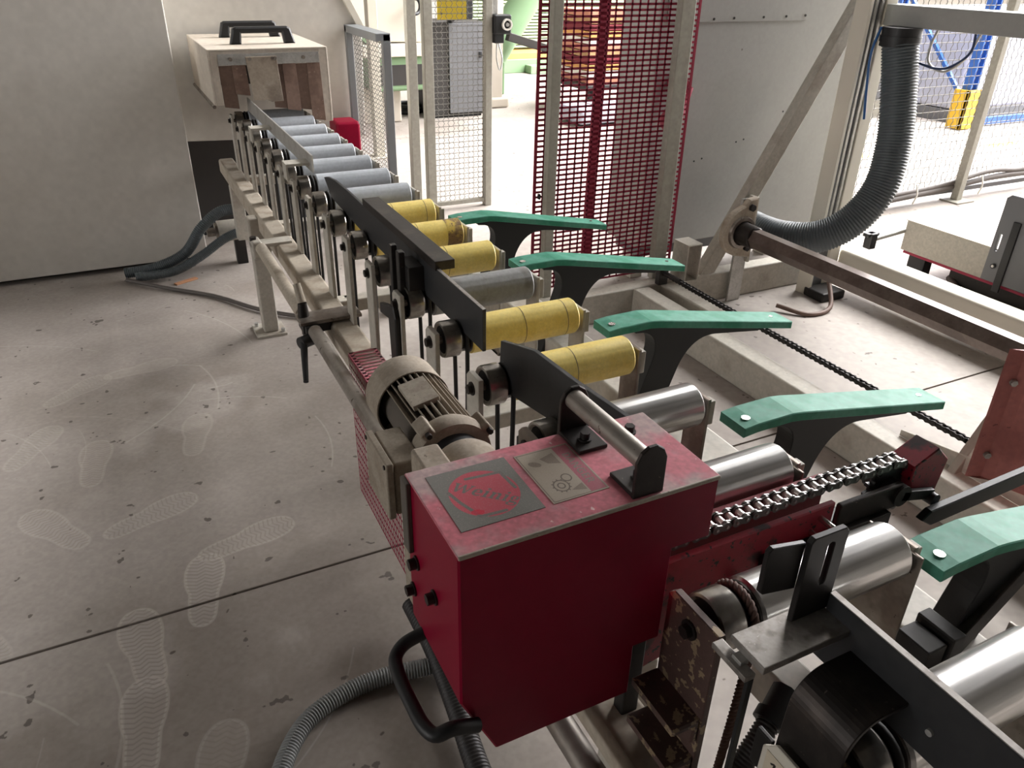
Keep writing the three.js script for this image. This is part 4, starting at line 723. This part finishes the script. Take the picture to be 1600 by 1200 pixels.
for (const [lab, pts, r, m] of [
  ['upper grey ribbed hose sagging from the cabinet recess to the floor', [[0.56, 0.33, -4.55], [0.44, 0.34, -4.5], [0.33, 0.27, -4.48], [0.22, 0.13, -4.5], [0.05, 0.06, -4.52], [-0.1, 0.045, -4.54]], 0.028, M.hoseGrey],
  ['lower grey ribbed hose sagging beside the upper one at the cabinet', [[0.55, 0.22, -4.5], [0.44, 0.2, -4.46], [0.3, 0.12, -4.45], [0.15, 0.05, -4.46], [-0.05, 0.035, -4.48]], 0.024, M.hoseGrey],
  ['light grey ribbed hose curving over the floor at the lower left of the red box', [[0.0, 0.024, -1.05], [0.05, 0.024, -1.19], [0.13, 0.024, -1.29], [0.234, 0.024, -1.33], [0.33, 0.026, -1.335], [0.47, 0.03, -1.31], [0.6, 0.05, -1.28]], 0.021, M.hoseLight],
  ['dark ribbed hose running on the floor below the red box', [[0.47, 0.07, -1.5], [0.475, 0.05, -1.35], [0.46, 0.04, -1.15], [0.445, 0.035, -1.02], [0.43, 0.03, -0.8]], 0.026, M.hoseDark],
  ['short dark ribbed hose with a black gland under the slotted guide', [[0.74, 0.605, -0.53], [0.7, 0.585, -0.515], [0.64, 0.53, -0.5], [0.57, 0.43, -0.48], [0.5, 0.3, -0.45], [0.46, 0.2, -0.43]], 0.017, M.hoseDark],
]) solo('hose', lab, 'hose', ribbed(pts, r, r * 0.09, r * 0.36, 14), m, pts[0]);
solo('hose_gland', 'black threaded gland at the top of the short dark hose', 'hose fitting', [cyl([0.728, 0.6, -0.525], [0.772, 0.615, -0.545], 0.022, 8), cyl([0.718, 0.595, -0.522], [0.733, 0.603, -0.528], 0.025, 20)], M.black, [0.74, 0.6, -0.53]);
solo('cable', 'thin grey cable lying across the floor to the conveyor leg', 'cable', tube([[-0.1, 0.02, -4.5], [0.1, 0.012, -4.3], [0.3, 0.012, -4.1], [0.5, 0.014, -3.8], [0.7, 0.012, -3.62], [0.9, 0.012, -3.5]], 0.011, 50, 8), M.cable, [0.3, 0, -4.1]);
solo('wood_chip', 'small orange brown wood offcut lying on the floor near the cabinet', 'wood chip', new RoundedBoxGeometry(0.13, 0.008, 0.03, 1, 0.002).rotateY(0.45).translate(0.193, 0.004, -4.4), M.chip, [0.193, 0, -4.4]);
{
  const t = thing('actuator', 'grey cylindrical actuator in the dark recess below the infeed hood', 'actuator', [0.5, 0.15, -4.55]);
  part(t, 'body', cyl([0.42, 0.2, -4.6], [0.66, 0.2, -4.6], 0.06, 24), M.beige);
  part(t, 'end_cap', [cyl([0.405, 0.2, -4.6], [0.42, 0.2, -4.6], 0.05, 20), cyl([0.36, 0.2, -4.6], [0.405, 0.2, -4.6], 0.025, 14)], M.wornSteel);
  part(t, 'mount', [box(0.5, 0.56, 0, 0.15, -4.63, -4.57, 0.003)], M.dark);
  solo('red_box', 'small red box standing behind the grey rollers beside the mesh gate', 'box', [box(1.21, 1.36, 0.45, 0.715, -4.98, -4.80, 0.02), box(1.25, 1.3, 0.0, 0.46, -4.92, -4.86, 0.004)], M.red, [1.285, 0, -4.9]);
}

// ---------------------------------------------------------------- far side of the hall
{
  const c = solo('concrete_pillar', 'pale square concrete pillar standing on the far floor behind the fence', 'pillar', [box(4.12, 4.28, 0, 4, -9.0, -8.85, 0.01), box(4.08, 4.36, 0, 0.12, -9.05, -8.82, 0.03)], M.concretePost, [4.2, 0, -8.9]);
  const k = thing('control_cabinet', 'dark grey floor cabinet seen through the mesh fence panel', 'cabinet', [3.6, 0, -8.6]);
  part(k, 'body', box(3.235, 3.845, 0.03, 0.985, -8.95, -8.45, 0.01), M.slateDark); part(k, 'door', box(3.43, 3.842, 0.05, 0.97, -8.45, -8.43, 0.004), M.slate); part(k, 'lock', box(3.78, 3.81, 0.62, 0.68, -8.43, -8.415, 0.003), M.black); part(k, 'plinth', box(3.25, 3.83, 0, 0.03, -8.93, -8.47, 0), M.black);
  const g = thing('green_machine', 'pale green machine with an orange stripe and sloping round pipe far behind', 'machine', [5.5, 0, -11.6]);
  part(g, 'base', box(5.0, 8.6, 0, 0.2, -12.4, -11.6, 0.01), M.machineGreen); part(g, 'stripe', box(5.0, 8.6, 0.2, 0.285, -12.35, -11.62, 0.005), M.orange);
  for (let i = 0; i < 34; i++) part(g, 'louvre', box(5.1, 8.5, 0.32 + i * 0.046, 0.35 + i * 0.046, -12.1, -12.05, 0), M.paleGreen);
  part(g, 'back_panel', box(5.1, 8.5, 0.28, 1.95, -12.25, -12.15, 0), std({ color: 0x8d9a5e, roughness: 0.7 }));
  part(g, 'round_pipe', cyl([4.55, 0.35, -9.9], [5.95, 2.3, -9.9], 0.19, 28), M.machineGreen);
  part(g, 'pipe_foot', box(4.35, 4.75, 0, 0.4, -10.05, -9.75, 0.02), M.machineGreen);
  part(g, 'floor_bracket', box(6.0, 6.35, 0, 0.12, -11.6, -11.4, 0.01), M.machineGreen);
  part(g, 'dark_strut', bar([4.7, 0.72, -9.6], [5.5, 0.5, -9.6], 0.1, 0.1, 0.01), M.slateDark);
  const w = thing('planer', 'cream and green machine with a sloping chute behind the mesh gate', 'machine', [2.6, 0, -8.4]);
  part(w, 'sloping_chute', prismZ([[1.7, 1.75], [2.55, 0.82], [3.1, 0.80], [3.1, 2.2], [1.7, 2.2]], -8.9, -8.3, 0.01), M.cream);
  part(w, 'chute_edge', bar([1.62, 1.72, -8.28], [2.55, 0.76, -8.28], 0.07, 0.05, 0.005), M.machineGreen);
  part(w, 'green_body', box(2.5, 3.1, 0.34, 0.68, -8.9, -8.25, 0.03), M.machineGreen); part(w, 'cream_deck', box(2.4, 3.15, 0.68, 0.80, -8.95, -8.2, 0.01), M.cream);
  part(w, 'pedestal', box(2.42, 2.85, 0, 0.36, -8.9, -8.4, 0.02), M.concretePost);
  part(w, 'dark_opening', box(2.56, 3.05, 0.4, 0.6, -8.255, -8.245, 0), M.slateDark);
  part(w, 'hand_wheel', new THREE.TorusGeometry(0.07, 0.018, 10, 24).rotateY(0.5).translate(2.98, 1.15, -8.2), M.black);
  solo('cable_coil', 'black coil of cable lying on the floor beside the cream machine', 'cable', [new THREE.TorusGeometry(0.17, 0.03, 10, 30).rotateX(Math.PI / 2).translate(3.1, 0.03, -8.95), new THREE.TorusGeometry(0.155, 0.028, 10, 30).rotateX(Math.PI / 2).translate(3.11, 0.075, -8.96)], M.black, [3.1, 0, -8.95]);
  solo('far_switch', 'small black box on a grey pole behind the top of the fence', 'switch', [box(3.3, 3.62, 1.02, 1.3, -8.3, -8.2, 0.02), cyl([3.46, 0.985, -8.5], [3.46, 1.05, -8.3], 0.03, 10)], M.black, [3.46, 1.0, -8.3]);
  const b = thing('pallet_table', 'dark work table loaded with stacked red and orange boards behind the net screen', 'table', [5.9, 0, -8.4]);
  part(b, 'table_top', box(4.95, 7.0, 0.27, 0.33, -9.0, -8.0, 0.01), M.slateDark);
  for (const [x, z] of [[5.05, -8.1], [6.9, -8.1], [5.05, -8.9], [6.9, -8.9]]) part(b, 'leg', box(x - 0.04, x + 0.04, 0, 0.27, z - 0.04, z + 0.04, 0.004), M.slateDark);
  const cols = [M.brick, M.orange, M.cardboard, M.white, M.redDark];
  for (let r = 0; r < 11; r++) for (let q = 0; q < 3; q++) solo('board', `${['brick red', 'orange', 'brown', 'white', 'dark red'][(r * 3 + q * 2) % 5]} board in the ${['left', 'middle', 'right'][q]} stack, layer ${WORD[r]} from below`, 'board', box(5.02 + q * 0.62, 5.02 + q * 0.62 + 0.5 + 0.06 * rnd(), 0.332 + r * 0.07, 0.332 + r * 0.07 + 0.06, -8.9 + 0.05 * rnd(), -8.12, 0.004), cols[(r * 3 + q * 2) % 5], [5.27 + q * 0.62, 0.332 + r * 0.07, -8.5], 'stacked boards behind the net screen');
  const pb = thing('film_bundle', 'pale film-wrapped bundle lying on the floor under the work table', 'bundle', [4.9, 0, -7.6]);
  part(pb, 'bundle', box(4.5, 5.5, 0.02, 0.2, -7.9, -7.4, 0.06), M.film); each(pb, 'strap', [box(4.75, 4.78, 0.015, 0.205, -7.905, -7.395, 0.002), box(5.2, 5.23, 0.015, 0.205, -7.905, -7.395, 0.002)], M.slate);
}
// blue pallet racking on the far right
{
  const t = thing('pallet_rack', 'blue pallet rack with a yellow foot guard beyond the right fence', 'rack', [9, 0, -6.2]);
  const up = (x, z, lean) => { const u = part(t, 'upright', [box(x - 0.06, x - 0.035, 0, 3, z - 0.05, z + 0.05, 0.003), box(x + 0.035, x + 0.06, 0, 3, z - 0.05, z + 0.05, 0.003), box(x - 0.05, x + 0.05, 0, 3, z - 0.055, z - 0.045, 0)], M.rackBlue); const hs = []; for (let y = 0.5; y < 2.6; y += 0.1) hs.push(box(x - 0.02, x + 0.02, y, y + 0.05, z - 0.045, z - 0.04, 0)); part(u, 'slots', hs, M.black); };
  up(8.55, -5.85); up(8.55, -7.0); up(11.4, -5.85); up(11.4, -7.0);
  part(t, 'foot_guard', [box(8.44, 8.66, 0.01, 0.42, -5.80, -5.77, 0.004), box(8.44, 8.47, 0.01, 0.42, -5.95, -5.77, 0.004), box(8.63, 8.66, 0.01, 0.42, -5.95, -5.77, 0.004)], M.rackYellow);
  part(t, 'floor_rail', box(8.6, 11.4, 0.02, 0.1, -5.87, -5.83, 0.004), M.rackBlue);
  part(t, 'brace', bar([8.55, 0.3, -5.9], [8.55, 1.4, -7.0], 0.04, 0.04), M.rackBlue); part(t, 'brace', bar([10.35, 0.15, -6.3], [9.55, 1.9, -6.3], 0.08, 0.06), M.slateDark);
  each(t, 'load_beam', [box(8.6, 11.4, 1.35, 1.47, -5.9, -5.84, 0.006), box(8.6, 11.4, 1.35, 1.47, -7.05, -6.99, 0.006)], M.rackBlue);
  const s = thing('shelf_stack', 'pale film-wrapped pallet load standing in the blue rack', 'pallet load', [9.8, 0, -6.5]);
  part(s, 'load', box(8.75, 11.2, 0.14, 1.2, -6.9, -6.1, 0.05), M.film); part(s, 'pallet', box(8.75, 11.2, 0, 0.14, -6.9, -6.1, 0.005), M.slate);
  const y = thing('rack_post', 'slim yellow and blue guard posts standing behind the cable loops', 'post', [8.0, 0, -7.6]);
  part(y, 'yellow_post', box(8.98, 9.08, 0, 1.6, -8.02, -7.92, 0.01), M.rackYellow); each(y, 'blue_post', [box(8.7, 8.9, 0, 2.0, -8.2, -8.1, 0.01), box(9.15, 9.3, 0, 2.0, -8.2, -8.1, 0.01)], M.rackBlue);
  const l = thing('grey_load', 'long grey wrapped load on the floor behind the right fence', 'pallet load', [7.4, 0, -7]);
  part(l, 'load', box(6.3, 8.35, 0.2, 0.75, -7.6, -6.7, 0.04), M.slate); part(l, 'pallet', box(6.3, 8.35, 0, 0.2, -7.6, -6.7, 0.01), M.post);
  for (const [x, z] of [[6.2, -5.25], [8.2, -5.1]]) solo('floor_line', x < 7 ? 'short yellow painted floor mark behind the suction hose' : 'short yellow painted floor mark beyond the right fence post', 'floor marking', box(x - 0.2, x + 0.25, 0, 0.0015, z - 0.05, z + 0.05, 0), M.rackYellow, [x, 0, z]);
}
renderer.render(scene, camera);
